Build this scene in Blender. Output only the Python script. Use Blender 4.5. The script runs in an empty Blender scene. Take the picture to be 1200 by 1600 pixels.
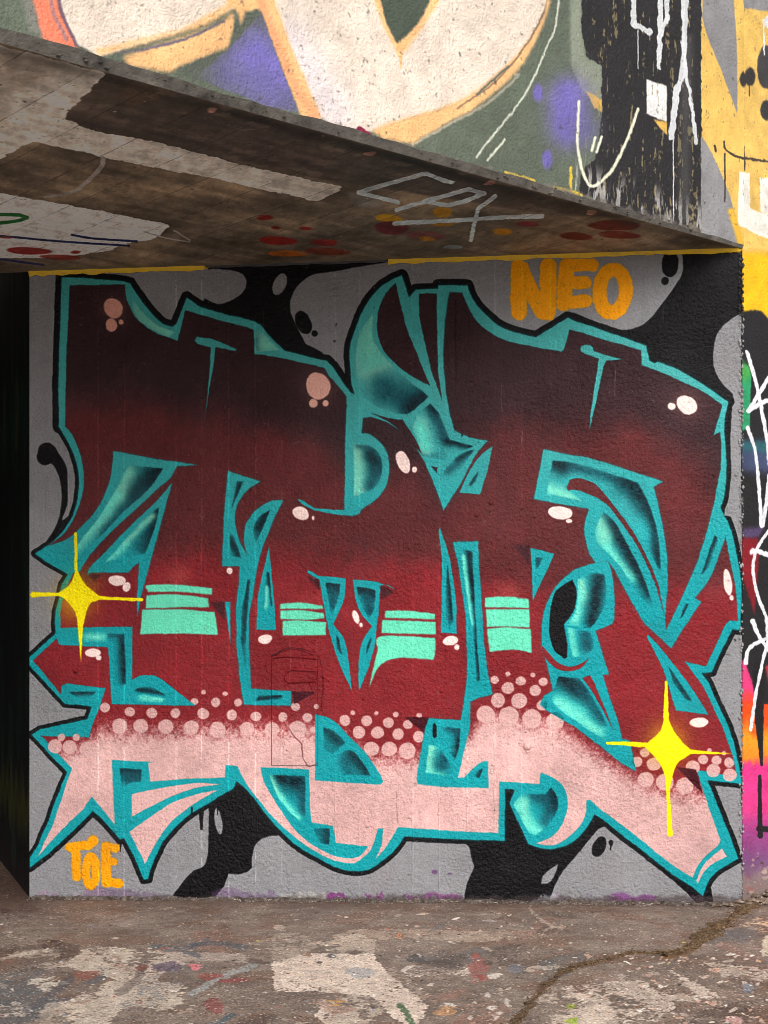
import bpy, bmesh, math, random
import numpy as np
from mathutils import Vector

# ------------------------------------------------------------------ camera, sky, sun, exposure
scene = bpy.context.scene
COL = scene.collection
EYE = 1.03                       # eye height above the ground
FP = 2330.0                      # focal length in pixels of a 1200 x 1600 picture
HZ = 1000.0                      # row of the horizon in that picture
cam_d = bpy.data.cameras.new('camera')
cam = bpy.data.objects.new('camera', cam_d); COL.objects.link(cam)
cam.location = (0, 0, EYE); cam.rotation_euler = (math.radians(90), 0, 0)
cam_d.sensor_fit = 'VERTICAL'; cam_d.sensor_height = 24.0
cam_d.lens = 24.0 * FP / 1600.0
cam_d.shift_y = (HZ - 800.0) / 1600.0
cam_d.clip_start = 0.05; cam_d.clip_end = 500
scene.camera = cam

SUN_EL, SUN_AZ = math.radians(36), math.radians(172)     # azimuth clockwise from +Y
world = bpy.data.worlds.new('World'); scene.world = world; world.use_nodes = True
wn = world.node_tree.nodes; wl = world.node_tree.links
wn.clear()
sky = wn.new('ShaderNodeTexSky'); sky.sky_type = 'NISHITA'; sky.sun_disc = False
sky.sun_elevation = SUN_EL; sky.sun_rotation = SUN_AZ
sky.dust_density = 4.0; sky.air_density = 1.0; sky.ozone_density = 1.0
hs = wn.new('ShaderNodeHueSaturation'); hs.inputs['Saturation'].default_value = 0.16
bg = wn.new('ShaderNodeBackground'); bg.inputs['Strength'].default_value = 0.15
wo = wn.new('ShaderNodeOutputWorld')
wl.new(sky.outputs[0], hs.inputs['Color']); wl.new(hs.outputs[0], bg.inputs['Color']); wl.new(bg.outputs[0], wo.inputs[0])
sun_d = bpy.data.lights.new('sun', 'SUN'); sun_d.energy = 1.5; sun_d.angle = math.radians(40); sun_d.color = (1.0, 0.965, 0.92)
sun = bpy.data.objects.new('sun', sun_d); COL.objects.link(sun)
sdir = Vector((math.sin(SUN_AZ) * math.cos(SUN_EL), math.cos(SUN_AZ) * math.cos(SUN_EL), math.sin(SUN_EL)))
sun.rotation_euler = sdir.to_track_quat('Z', 'Y').to_euler(); sun.location = sdir * 20
scene.view_settings.view_transform = 'Standard'; scene.view_settings.look = 'None'
scene.view_settings.exposure = 0.17; scene.view_settings.gamma = 1.0
scene.view_settings.use_curve_mapping = False
scene.cycles.max_bounces = 8
scene.cycles.filter_width = 0.9

random.seed(7); RNG = np.random.default_rng(11)

# ------------------------------------------------------------------ the place in metres
def ray(px, py):
    return np.array([(px - 600.0) / FP, 1.0, (HZ - py) / FP])
CR = np.array([1.394, 5.80, 0.0])        # right end of the painted wall
CL = np.array([-1.417, 5.96, 0.0])       # left end of the painted wall
ZR, ZL = 2.553, 2.501                    # where the soffit meets it
AR = np.array([-0.952, 3.696, 2.51])     # a point on the lower edge of the overhang
FD = (AR - CR); FD[2] = 0; FLEN = np.linalg.norm(FD); FD /= FLEN     # along the overhang face, leftwards
FN = np.array([-FD[1], FD[0], 0.0]);
if FN[1] > 0: FN = -FN                                                 # outward, towards the street
WD = (CR - CL); WLEN = np.linalg.norm(WD); WD /= WLEN
WN = np.array([WD[1], -WD[0], 0.0])
def arris_z(s): return ZR + (2.51 - ZR) * s / FLEN
ZUP = np.array([0, 0, 1.0])

class Plane:
    """A flat surface with its own metric coordinates (u along U, v along V)."""
    def __init__(s, P0, U, V):
        s.P0, s.U, s.V = map(lambda a: np.array(a, float), (P0, U, V))
        s.N = np.cross(s.U, s.V)
        O = np.array([0, 0, EYE]); s.O = O
        s.k = (s.P0 - O) @ s.N
        s.UU = np.linalg.inv(np.array([[s.U @ s.U, s.U @ s.V], [s.U @ s.V, s.V @ s.V]]))
    def to_uv(s, px, py):
        px = np.asarray(px, float); py = np.asarray(py, float)
        D = np.stack([(px - 600) / FP, np.ones_like(px), (HZ - py) / FP], -1)
        t = s.k / (D @ s.N)
        R = D * t[..., None] + s.O - s.P0
        a = np.stack([R @ s.U, R @ s.V], -1) @ s.UU
        return a[..., 0], a[..., 1]
    def to_px(s, u, v):
        P = s.P0 + u[..., None] * s.U + v[..., None] * s.V - s.O
        return 600 + FP * P[..., 0] / P[..., 1], HZ - FP * P[..., 2] / P[..., 1]
    def at(s, u, v, off=0.0):
        n = s.N / np.linalg.norm(s.N)
        return tuple(s.P0 + u * s.U + v * s.V + n * off)

wall_pl = Plane(CL, WD, ZUP)                       # normal = WD x Z
face_pl = Plane(CR, FD * 1.0, ZUP)                 # u leftwards from the corner
soffit_u = np.array([WD[0], WD[1], (ZR - ZL) / WLEN])
BLp = np.array([CL[0], CL[1], ZL]); BRp = np.array([CR[0], CR[1], ZR])
sv = AR - BLp; sv = sv / np.linalg.norm(sv)
soff_pl = Plane(BLp, soffit_u, sv)
ground_pl = Plane((0, 0, 0), (1, 0, 0), (0, 1, 0))

# ------------------------------------------------------------------ paint: a small rasteriser
def C(r, g, b): return np.array([r, g, b], np.float32) / 255.0
def spline(txt):
    if not isinstance(txt, str): return [tuple(map(float, p)) for p in txt]
    pts = []; sm = []
    for t in txt.split():
        sm.append(t[0] == '~'); x, y = t.lstrip('~').split(','); pts.append((float(x), float(y)))
    n = len(pts); out = []
    for i in range(n):
        p0, p1, p2, p3 = pts[i - 1], pts[i], pts[(i + 1) % n], pts[(i + 2) % n]
        s1, s2 = sm[i], sm[(i + 1) % n]
        out.append(p1)
        if s1 or s2:
            m1 = ((p2[0] - p0[0]) * .5, (p2[1] - p0[1]) * .5) if s1 else (p2[0] - p1[0], p2[1] - p1[1])
            m2 = ((p3[0] - p1[0]) * .5, (p3[1] - p1[1]) * .5) if s2 else (p2[0] - p1[0], p2[1] - p1[1])
            for k in range(1, 6):
                t = k / 6.0
                a, b = 2*t**3 - 3*t**2 + 1, t**3 - 2*t**2 + t
                c, d = -2*t**3 + 3*t**2, t**3 - t**2
                out.append((a*p1[0] + b*m1[0] + c*p2[0] + d*m2[0], a*p1[1] + b*m1[1] + c*p2[1] + d*m2[1]))
    return out
def open_spline(txt):
    t = txt.split(); L = spline(' '.join(t))
    # drop the closing run
    last = tuple(map(float, t[-1].lstrip('~').split(',')))
    k = max(i for i, p in enumerate(L) if abs(p[0]-last[0]) < 1e-6 and abs(p[1]-last[1]) < 1e-6)
    return L[:k + 1]
def ell(cx, cy, rx, ry, rot=0, n=28, wob=0.0):
    a = math.radians(rot); ca, sa = math.cos(a), math.sin(a); out = []
    ph = random.random() * 6.28
    for k in range(n):
        t = 2 * math.pi * k / n; w = 1 + wob * (math.sin(2*t + ph) + .6*math.sin(3*t + 2*ph))
        x, y = rx * w * math.cos(t), ry * w * math.sin(t)
        out.append((cx + x*ca - y*sa, cy + x*sa + y*ca))
    return out
def vnoise(h, w, cell, rng=RNG, cx=None):
    cx = cx or cell
    gh, gw = int(h / cell) + 3, int(w / cx) + 3
    g = rng.random((gh, gw)).astype(np.float32)
    y = np.arange(h) / cell; x = np.arange(w) / cx
    yi = y.astype(int); xi = x.astype(int); fy = (y - yi); fx = (x - xi)
    fy = (fy*fy*(3-2*fy)).astype(np.float32)[:, None]; fx = (fx*fx*(3-2*fx)).astype(np.float32)[None]
    r0 = g[yi]; r1 = g[yi + 1]
    A = r0[:, xi] * (1-fx) + r0[:, xi+1] * fx
    B = r1[:, xi] * (1-fx) + r1[:, xi+1] * fx
    return A * (1-fy) + B * fy
def fbm(h, w, cell, octv=4, cx=None):
    r = np.zeros((h, w), np.float32); a = 1.0; s = 0; cx = cx or cell
    for _ in range(octv):
        r += a * vnoise(h, w, max(cell, 1.01), cx=max(cx, 1.01)); s += a; a *= .55; cell /= 2.1; cx /= 2.1
    return r / s
def sstep(a, b, x):
    t = np.clip((x - a) / (b - a), 0, 1); return t*t*(3 - 2*t)
def blur(a, r):
    if r < 0.4: return a
    n = int(r * 2.5) + 1; k = np.exp(-0.5 * (np.arange(-n, n+1) / r) ** 2); k /= k.sum()
    p = np.pad(a, ((n, n), (0, 0)), 'edge'); a = sum(k[i] * p[i:i + a.shape[0]] for i in range(2*n+1))
    p = np.pad(a, ((0, 0), (n, n)), 'edge'); return sum(k[i] * p[:, i:i + a.shape[1]] for i in range(2*n+1)).astype(np.float32)

class Canvas:
    def __init__(s, plane, u0, u1, v0, v1, ppm, base):
        s.pl, s.u0, s.u1, s.v0, s.v1, s.ppm = plane, u0, u1, v0, v1, ppm
        s.w, s.h = int((u1-u0) * ppm), int((v1-v0) * ppm)
        s.a = np.empty((s.h, s.w, 3), np.float32); s.a[:] = base
        uu = u0 + (np.arange(s.w) + .5) / ppm; vv = v1 - (np.arange(s.h) + .5) / ppm
        U, V = np.meshgrid(uu, vv); s.PX, s.PY = s.pl.to_px(U, V)
        s.PX = s.PX.astype(np.float32); s.PY = s.PY.astype(np.float32)
    def tex(s, pts):
        P = np.array(pts, float); u, v = s.pl.to_uv(P[:, 0], P[:, 1])
        return (u - s.u0) * s.ppm, (s.v1 - v) * s.ppm
    def mask(s, pts, pad=0):
        X, Y = s.tex(spline(pts))
        x0 = max(int(X.min()) - 1 - pad, 0); x1 = min(int(X.max()) + 2 + pad, s.w)
        y0 = max(int(Y.min()) - 1 - pad, 0); y1 = min(int(Y.max()) + 2 + pad, s.h)
        if x1 <= x0 or y1 <= y0: return None
        m = np.zeros((y1-y0, x1-x0), np.float32); gx = np.arange(x0, x1)
        X2, Y2 = np.roll(X, -1), np.roll(Y, -1)
        SUB = 3
        for r in range(y0, y1):
            for q in range(SUB):
                yy = r + (q + .5) / SUB
                c = ((Y <= yy) & (Y2 > yy)) | ((Y2 <= yy) & (Y > yy))
                if not c.any(): continue
                xs = np.sort(X[c] + (yy - Y[c]) * (X2[c]-X[c]) / (Y2[c]-Y[c]))
                for k in range(0, len(xs) - 1, 2):
                    m[r-y0] += (np.clip(xs[k+1]-gx, 0, 1) - np.clip(xs[k]-gx, 0, 1)) / SUB
        return m, x0, y0, x1, y1
    def put(s, M, color, alpha=1.0):
        if M is None: return
        m, x0, y0, x1, y1 = M
        m = (m * alpha)[..., None]; R = s.a[y0:y1, x0:x1]
        R += (color - R) * m
    def poly(s, pts, color, soft=0.0, alpha=1.0, rough=0.0):
        pad = int(soft * 3) + 1
        M = s.mask(pts, pad)
        if M is None: return
        m, x0, y0, x1, y1 = M
        if soft: m = blur(m, soft)
        if rough:
            n = s.noise()[y0:y1, x0:x1]
            m = sstep(.5 - .12, .5 + .12, blur(m, rough * 3.0) + (n - .5) * 1.3 * (blur(m, rough*3.0) > .02))
        s.put((m, x0, y0, x1, y1), color, alpha)
        return M
    def noise(s):
        if not hasattr(s, 'nz'): s.nz = fbm(s.h, s.w, 9, 3)
        return s.nz
    def stroke(s, pts, rad, color, soft=0.0, alpha=1.0, rough=0.0):
        P = open_spline(pts) if isinstance(pts, str) else pts
        R = np.interp(np.linspace(0, 1, len(P)), np.linspace(0, 1, len(rad)), rad) if isinstance(rad, (list, tuple)) else [rad] * len(P)
        X, Y = s.tex(P); big = 30 + int(soft * 3)
        x0 = max(int(X.min()) - 1 - big, 0); x1 = min(int(X.max()) + big, s.w); y0 = max(int(Y.min()) - big, 0); y1 = min(int(Y.max()) + big, s.h)
        if x1 <= x0 or y1 <= y0: return
        px, py = s.PX[y0:y1, x0:x1], s.PY[y0:y1, x0:x1]
        best = np.full(px.shape, 1e9, np.float32)
        for i in range(max(len(P) - 1, 1)):
            a = P[i]; b = P[min(i+1, len(P)-1)]; dx, dy = b[0]-a[0], b[1]-a[1]; L = dx*dx + dy*dy + 1e-9
            t = np.clip(((px-a[0])*dx + (py-a[1])*dy) / L, 0, 1)
            d = np.hypot(px - a[0] - t*dx, py - a[1] - t*dy) - (R[i] + t * (R[min(i+1, len(P)-1)] - R[i]))
            np.minimum(best, d, out=best)
        if rough: best = best + (s.noise()[y0:y1, x0:x1] - .5) * rough * 2
        w = max(soft, .45)
        s.put((1 - sstep(-w, w, best), x0, y0, x1, y1), color, alpha)
    def air(s, M, caps):
        """airbrushed colour inside mask M: caps = (x1,y1,x2,y2,radius,colour,alpha)"""
        if M is None: return
        m, x0, y0, x1, y1 = M
        px, py = s.PX[y0:y1, x0:x1], s.PY[y0:y1, x0:x1]; R = s.a[y0:y1, x0:x1]
        n = (s.noise()[y0:y1, x0:x1] - .5) * .5
        for (ax, ay, bx, by, r, c, al) in caps:
            dx, dy = bx-ax, by-ay; L = dx*dx+dy*dy+1e-9
            t = np.clip(((px-ax)*dx + (py-ay)*dy)/L, 0, 1)
            d = np.hypot(px-ax-t*dx, py-ay-t*dy) / r
            g = np.exp(-d*d) * al
            g = np.clip(g * (1 + n), 0, 1)
            R += (c - R) * (g * m)[..., None]
    def full(s): return (np.ones((s.h, s.w), np.float32), 0, 0, s.w, s.h)
    def warp(s, amp=1.0, cell=7):
        dx = (fbm(s.h, s.w, cell, 2) - .5) * 2 * amp; dy = (fbm(s.h, s.w, cell, 2) - .5) * 2 * amp
        yy, xx = np.mgrid[0:s.h, 0:s.w].astype(np.float32)
        xx = np.clip(xx + dx, 0, s.w-1.01); yy = np.clip(yy + dy, 0, s.h-1.01)
        xi = xx.astype(int); yi = yy.astype(int); fx = (xx-xi)[..., None]; fy = (yy-yi)[..., None]
        a = s.a
        s.a = a[yi, xi]*(1-fx)*(1-fy) + a[yi, xi+1]*fx*(1-fy) + a[yi+1, xi]*(1-fx)*fy + a[yi+1, xi+1]*fx*fy
    def speck(s, n, box, rr, colors, alpha=(.5, 1), flat=1.0):
        x0, y0, x1, y1 = box
        for _ in range(n):
            x, y = random.uniform(x0, x1), random.uniform(y0, y1)
            r = rr[0] * (rr[1]/rr[0]) ** (random.random() ** 2.2)
            s.poly(ell(x, y, r * random.uniform(.7, 1.8), r * flat * random.uniform(.6, 1.1), random.uniform(-20, 20), n=9, wob=.18), random.choice(colors), alpha=random.uniform(*alpha))
    def sharpen(s, r, k):
        b = np.stack([blur(s.a[..., i], r) for i in range(3)], -1); s.a = np.clip(s.a + k*(s.a - b), 0.01, 1)
    def image(s, name, alpha=None):
        im = bpy.data.images.new(name, s.w, s.h, alpha=True)
        buf = np.ones((s.h, s.w, 4), np.float32); buf[..., :3] = np.clip(s.a, 0, 1)
        if alpha is not None: buf[..., 3] = alpha
        im.pixels.foreach_set(buf[::-1].ravel()); im.update(); im.pack()
        return im

# ------------------------------------------------------------------ the painted wall
GREY = C(133, 132, 135); BLK = C(11, 9, 12); TEAL = C(10, 146, 154); PINK = C(206, 163, 159)
RED = C(124, 30, 36); MAROON = C(88, 34, 36); DARKM = C(52, 30, 34); MINT = C(98, 212, 176)
HI = C(243, 214, 208); YEL = C(255, 232, 0); AMB = C(240, 154, 0); LT = C(104, 216, 196); DK = C(6, 66, 78); BK2 = C(3, 30, 38)
LTU = C(118, 208, 184)
SILH = ("96,433 147,435 193,440 203,443 ~213,458 ~233,485 ~253,505 268,511 275,507 292,465 313,480 350,490 397,502 407,507 423,527 445,548 "
 "473,555 503,562 510,563 520,573 533,593 548,613 555,617 ~550,600 ~547,567 ~548,540 ~557,510 ~570,480 ~590,453 ~610,438 628,430 633,447 639,465 650,453 "
 "685,451 685,445 730,446 ~735,460 ~750,483 ~777,507 ~807,520 837,527 888,496 ~900,502 933,513 977,528 1010,540 1015,563 1022,568 1027,565 ~1060,578 ~1093,597 "
 "1138,628 1133,650 1132,673 ~1134,700 ~1135,733 ~1132,774 1126,793 1124,811 1137,813 ~1144,834 ~1150,859 ~1155,885 ~1158,906 ~1159,931 1157,974 "
 "1158,985 1144,983 1137,997 1124,1023 1112,1050 1096,1051 1108,1068 1115,1085 1126,1109 1138,1134 1147,1159 1152,1184 1157,1211 1159,1216 1159,1225 "
 "1105,1219 1109,1228 1120,1254 1133,1287 1144,1314 1154,1342 ~1135,1352 ~1120,1362 ~1108,1376 1098,1400 1082,1386 1050,1366 1025,1346 1000,1326 975,1307 950,1287 "
 "929,1272 ~922,1285 ~910,1302 ~892,1317 ~872,1325 ~850,1326 826,1319 810,1285 795,1255 804,1234 789,1232 789,1314 715,1311 632,1307 ~615,1330 ~595,1347 ~575,1359 "
 "~550,1361 ~525,1355 ~495,1340 ~462,1320 ~435,1295 412,1268 395,1245 382,1230 370,1220 365,1232 350,1240 325,1255 ~305,1267 ~280,1287 ~257,1312 ~245,1335 ~236,1357 "
 "232,1373 225,1374 205,1330 194,1310 187,1312 170,1292 155,1276 145,1267 130,1282 105,1307 75,1335 46,1356 47,1340 60,1320 72,1290 87,1250 105,1206 82,1184 "
 "67,1167 49,1148 62,1140 97,1132 136,1124 144,1104 117,1101 101,1100 80,1077 62,1057 44,1038 42,1032 47,1026 65,1009 87,990 86,975 ~87,957 ~92,937 97,912 107,897 90,888 72,878 "
 "55,865 ~80,848 ~100,827 ~113,805 ~120,780 ~123,755 ~122,735 ~116,712 ~107,692 92,667 91,600 93,533 95,467")
FILL = ("109,446 153,445 195,445 ~198,467 ~213,497 ~240,518 277,533 290,485 317,493 353,503 397,515 397,553 433,558 487,570 507,575 513,587 533,608 542,620 560,640 "
 "650,470 690,455 722,457 ~730,477 ~743,500 ~767,520 ~793,533 833,542 877,550 882,547 890,515 910,520 950,533 1002,547 1002,570 ~1033,582 ~1067,597 ~1100,613 1128,633 "
 "1125,647 1115,680 1125,675 ~1127,700 1126,733 1122,750 1115,789 1124,815 1134,838 ~1141,876 ~1148,910 1151,940 1153,970 1140,969 1133,976 1124,995 1103,1041 1070,1034 1086,1055 "
 "1096,1069 1105,1085 1117,1112 1128,1134 1137,1159 1145,1181 1150,1213 1128,1210 1088,1203 1092,1217 1101,1242 1113,1276 1126,1312 1122,1321 ~1106,1334 ~1092,1350 "
 "1082,1371 1055,1355 1025,1332 995,1307 962,1282 940,1266 922,1249 916,1250 916,1267 ~910,1285 ~895,1302 ~875,1317 ~857,1321 837,1317 ~862,1307 ~877,1290 ~886,1265 "
 "~885,1240 ~872,1220 845,1207 843,1225 800,1222 780,1221 779,1302 740,1300 690,1297 622,1292 ~612,1310 ~600,1328 587,1342 597,1320 599,1295 591,1295 ~587,1310 ~577,1330 "
 "~560,1345 ~550,1349 ~525,1345 ~500,1334 ~470,1315 ~440,1290 ~412,1260 ~387,1227 371,1197 352,1195 352,1215 300,1217 280,1218 234,1221 231,1192 240,1191 175,1187 "
 "179,1289 162,1267 144,1245 130,1265 110,1282 80,1315 59,1339 80,1295 95,1252 112,1200 90,1177 67,1152 62,1150 139,1152 144,1135 155,1107 165,1075 105,1068 "
 "96,1072 95,1085 85,1072 65,1047 51,1032 75,1010 89,997 92,1006 95,980 95,955 99,937 105,917 115,895 107,880 76,852 ~100,833 ~115,810 ~126,780 ~131,755 ~130,730 ~125,707 114,680 102,667 102,633 105,533")
HOOK = ("177,704 255,719 310,727 276,729 ~267,745 ~242,767 ~210,797 ~170,835 ~142,865 125,893 107,898 56,866 76,853 ~105,842 ~130,820 ~155,790 ~170,755 ~176,725")
FANG = ("542,618 555,617 ~549,595 ~547,567 ~548,540 ~557,510 ~570,480 ~590,453 ~610,438 628,430 633,447 639,466 650,453 685,451 685,446 729,447 722,457 702,457 ~695,510 ~693,560 697,613 "
 "703,647 710,673 733,683 763,689 ~750,702 ~733,730 ~717,760 693,798 687,780 677,753 663,720 ~640,687 ~610,663 580,652 567,653 565,677 ~580,680 ~600,697 ~608,720 "
 "~605,755 ~590,778 563,797 562,803 550,806 538,804 539,700")
BIGH = ("849,702 912,714 950,724 987,736 1037,752 1021,761 ~1028,787 ~1036,825 ~1042,867 ~1043,917 1040,960 1040,986 1061,944 1074,914 1090,876 1105,829 1115,789 1126,793 1137,815 "
 "1134,839 ~1124,867 ~1107,906 1086,935 1095,941 1060,995 1049,1013 1007,974 980,929 960,890 950,877 931,880 920,865 ~913,835 ~914,815 920,795 834,780")
RING = ("931,880 950,877 ~956,897 ~960,930 960,970 956,976 930,986 940,1015 952,1054 942,1054 ~955,1095 ~965,1125 972,1155 984,1157 994,1205 ~970,1192 940,1167 900,1137 "
 "854,1110 844,1100 850,1087 864,1079 859,1057 854,1037 846,1010 ~847,972 ~854,942 ~872,912 ~895,892 ~915,884")
POST = ("708,847 747,845 ~750,900 756,1000 ~762,1047 770,1084 745,1092 735,1097 ~734,1135 ~725,1172 715,1215 725,1215 ~740,1200 ~752,1191 763,1189 763,1231 690,1229 652,1225 "
 "651,1215 660,1160 665,1135 670,1122 720,1125 ~724,1100 ~729,1060 730,1022 727,960 720,912 715,880")
STRAP = ("356,735 407,752 ~387,765 ~372,785 ~367,807 ~372,840 387,870 ~381,850 ~381,835 ~386,815 ~402,795 ~425,782 443,781 427,812 412,852 402,885 394,937 389,960 389,1010 392,1076 "
 "455,1080 455,1103 381,1101 375,1065 369,1010 369,950 375,885 347,885 349,825 352,775")
WEDGE2 = "269,754 245,842 222,925 214,965 214,930 217,879 209,885 200,895 140,895 136,902 ~142,885 ~170,857 ~205,820 ~242,785"
STARL = "118,834 ~119,860 122,892 ~135,915 155,931 222,937 155,937 ~140,945 130,980 127,1036 122,980 ~117,955 ~92,931 49,934 49,925 91,926 ~108,915 117,895"
STARR = "1041,1065 ~1046,1125 ~1062,1155 1079,1171 1147,1178 1079,1178 ~1057,1195 1047,1229 1047,1304 1040,1217 ~1031,1193 1007,1167 949,1160 1012,1160 ~1032,1142 1039,1115"
DOTS = [tuple(map(float, t.split(','))) for t in (
 "318,1081,4 304,1096,6 164,1105,8 203,1112,8 237,1114,8.5 274,1114,8 317,1115,9 187,1134,12 220,1134,12 259,1135,12 299,1137,12 86,1166,11.5 109,1167,11 137,1170,12.5 96,1152,6 119,1152,6 "
 "352,1084,4 337,1097,7.5 372,1098,6.5 362,1117,8.5 400,1119,8 340,1140,12.5 386,1139,11.5 425,1139,11.5 465,1139,13.5 442,1120,7.5 480,1121,7.5 462,1104,7 494,1104,4 489,1140,5 "
 "551,1114,4 588,1114,3.6 539,1126,8.7 573,1126,8.5 561,1144,10.2 590,1144,10.2 580,1170,12.2 618,1116,4.6 655,1118,4.4 607,1129,8.6 637,1132,8 622,1147,9 654,1151,9 608,1170,12.2 636,1173,13.6 "
 "773,1062,6.5 794,1053,4.2 814,1064,8 833,1054,4 794,1075,10 836,1079,9.5 778,1094,11 811,1095,12.4 759,1116,14 795,1120,16 831,1123,15 849,1065,7 867,1127,14.5 847,1102,8.5 "
 "995,1190,9 1007,1176,7.5 1022,1194,11.5 1009,1218,13 1039,1222,14 1082,1199,11 1098,1187,8 1119,1188,8 1139,1192,8 1114,1204,11 1140,1211,11 1131,1177,3.6 1108,1172,3.6 1070,1228,14").split()]
HILITE = [(177,482,14,17,-20),(174,508,9,10,-30),(189,503,4,4,0),(497,603,19,21,-35),(490,630,7,7,0),(509,630,5,5,0),(630,722,10,18,-22),(648,734,4,5,0),(1073,633,17,14,35),(1049,635,6,6,0),
 (875,801,20,10,6),(889,814,5,3.5,0),(183,907,14,8,3),(198,917,6,8,10),(145,1020,12,7,0),(154,1028,4.5,4,0),(470,802,13,10,20),(489,809,2,3.5,0),(359,892,5,5,0),
 (556,964,5,11,-22),(564.5,976,2.6,3.4,0),(415,999,11,7.5,-8),(704,1001,12,7.5,-4),(714,1011,4,4.5,0),(1137,910,6.5,21,-6),(1143,934,3.4,4.4,0),(1092,1129,14.5,8,-2)]
BANDS = ["~231,914 285,914 331,919 331,929 285,925 231,925","229,930 ~280,929 325,934 327,948 280,949 228,951","222,953 ~280,952 336,956 341,992 ~280,990 219,991",
 "437,943 ~470,941 504,946 505,951 437,951","438,954 ~470,953 506,957 507,966 ~470,968 438,967","442,970 ~475,969 509,972 509,992 442,993",
 "601,954 ~640,954 680,959 680,967 601,965","597,968 681,971 681,991 596,989","~595,994 680,996 ~681,1012 677,1031 ~645,1028 ~612,1030 ~592,1042 577,1075 ~583,1045 590,1017",
 "758,934 ~790,932 826,936 827,950 758,949","759,952 827,952 827,980 ~795,979 760,980","761,983 ~795,980 829,983 831,1020 ~802,1015 765,1019"]

PPM = 560
cw = Canvas(wall_pl, -0.01, WLEN + 0.012, -0.02, 2.60, PPM, GREY)
A = cw.air
def P(pts, col, soft=0.5, **k): return cw.poly(pts, col, soft, **k)
px, py = cw.PX, cw.PY
n1 = fbm(cw.h, cw.w, 14, 4); n2 = fbm(cw.h, cw.w, 90, 4); n3 = fbm(cw.h, cw.w, 5, 2)
# black cloud shapes behind the lettering
P("325,400 612,395 640,396 600,410 ~533,422 ~487,430 ~460,453 ~453,480 ~460,503 477,537 503,550 540,600 300,500 320,467 ~343,475 ~373,463 ~385,443 ~373,425 333,420 325,421", BLK)
P(ell(437, 444, 10, 18, 22), GREY)
P(ell(474, 504, 12, 19, -22), BLK); P(ell(491, 521, 5, 5), BLK)
P("1063,380 1175,380 1175,487 1161,488 ~1140,500 ~1120,523 ~1114,557 ~1122,590 1145,617 1140,700 893,487 ~950,510 ~980,515 ~1010,503 ~1030,480 ~1053,450 ~1067,420", BLK)
P(ell(1047, 412, 13, 21, 4), BLK); P(ell(1039, 439, 6, 6.5), BLK)
P("369,1222 395,1252 435,1305 ~412,1309 ~399,1320 ~394,1340 ~392,1357 ~377,1366 357,1365 350,1385 330,1410 262,1410 ~295,1367 ~318,1352 ~325,1330 327,1270 325,1255 350,1240", BLK)
P(ell(341, 1283, 5.5, 21, -8), GREY); cw.stroke("315,1262 315,1295", [4, 2], BLK)
P("700,1305 715,1311 ~732,1322 ~736,1340 ~740,1357 ~730,1380 724,1415 856,1415 ~872,1372 ~900,1337 ~922,1310 ~937,1294 950,1291 929,1270 850,1240 789,1228", BLK)
P("872,1349 ~866,1368 ~856,1380 845,1381 ~850,1366", GREY)
P(ell(936, 1323, 10, 17, 25), BLK); P(ell(955, 1317, 3.5, 5), BLK); cw.stroke("955,1317 954,1327", 1.2, BLK)
P("57,712 ~62,696 ~77,692 ~92,707 ~104,730 ~106,755 ~105,785 ~97,812 112,800 88,850 56,868 ~70,850 ~88,820 ~95,790 ~96,762 ~91,740 ~81,725 ~70,727 ~60,722", BLK)
# outline
sil = spline(SILH)
def run(a, b):
    i = min(range(len(sil)), key=lambda k: math.hypot(sil[k][0]-a[0], sil[k][1]-a[1]))
    j = min(range(len(sil)), key=lambda k: math.hypot(sil[k][0]-b[0], sil[k][1]-b[1]))
    return sil[i:j+1] if j > i else sil[i:] + sil[:j+1]
cw.stroke(run((92, 667), (555, 617)), 9.5, BLK); cw.stroke(run((555, 617), (1138, 628)), 9.5, BLK)
cw.stroke(run((1138, 628), (1098, 1400)), 7, BLK); cw.stroke(run((1098, 1400), (46, 1356)), 7, BLK)
cw.stroke(run((46, 1356), (92, 667)), 6, BLK)
cw.stroke("1050,1368 1096,1402 1104,1404", [4, 11, 9], BLK); cw.stroke("1104,1380 1106,1412", [6, 9], BLK)
P(SILH, TEAL, 4.5, alpha=.30); P(SILH, TEAL, .7)
# letter fill: dark to maroon to red to pink, sprayed wet in wet
M = cw.mask(FILL)
m, x0, y0, x1, y1 = M; m = blur(m, .6)
qx, qy = px[y0:y1, x0:x1], py[y0:y1, x0:x1]; N1, N2, N3 = n1[y0:y1, x0:x1]-.5, n2[y0:y1, x0:x1]-.5, n3[y0:y1, x0:x1]-.5
yd = np.interp(qx, [50, 300, 400, 540, 620, 700, 900, 1000, 1080, 1150], [628, 640, 668, 705, 735, 680, 660, 672, 715, 745])
yr = np.interp(qx, [50, 300, 420, 560, 700, 850, 960, 1100], [905, 868, 862, 872, 886, 925, 922, 905])
yp = np.interp(qx, [50, 100, 140, 160, 480, 540, 580, 650, 735, 760, 860, 905, 960, 1000, 1040, 1150], [1176, 1176, 1160, 1142, 1143, 1155, 1186, 1186, 1150, 1116, 1133, 1160, 1198, 1220, 1236, 1245])
c = np.empty(m.shape + (3,), np.float32)
N4 = fbm(cw.h, cw.w, 2.2, 2)[y0:y1, x0:x1]-.5
t1 = sstep(-42, 42, qy - yd + N2*40 + N1*14 + N3*10)[..., None]; t2 = sstep(-38, 38, qy - yr + N2*30 + N1*16 + N3*12)[..., None]
t3 = sstep(-24, 20, qy - yp + N1*10 + N3*24 + N4*26 + N2*12)[..., None]
c = DARKM*(1-t1) + MAROON*t1; c = c*(1-t2) + RED*t2; c = c*(1-t3) + PINK*t3
c *= (1 + N2*.12 + N1*.10)[..., None]
cw.put((m, x0, y0, x1, y1), c)
FM = (m, x0, y0, x1, y1)
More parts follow.
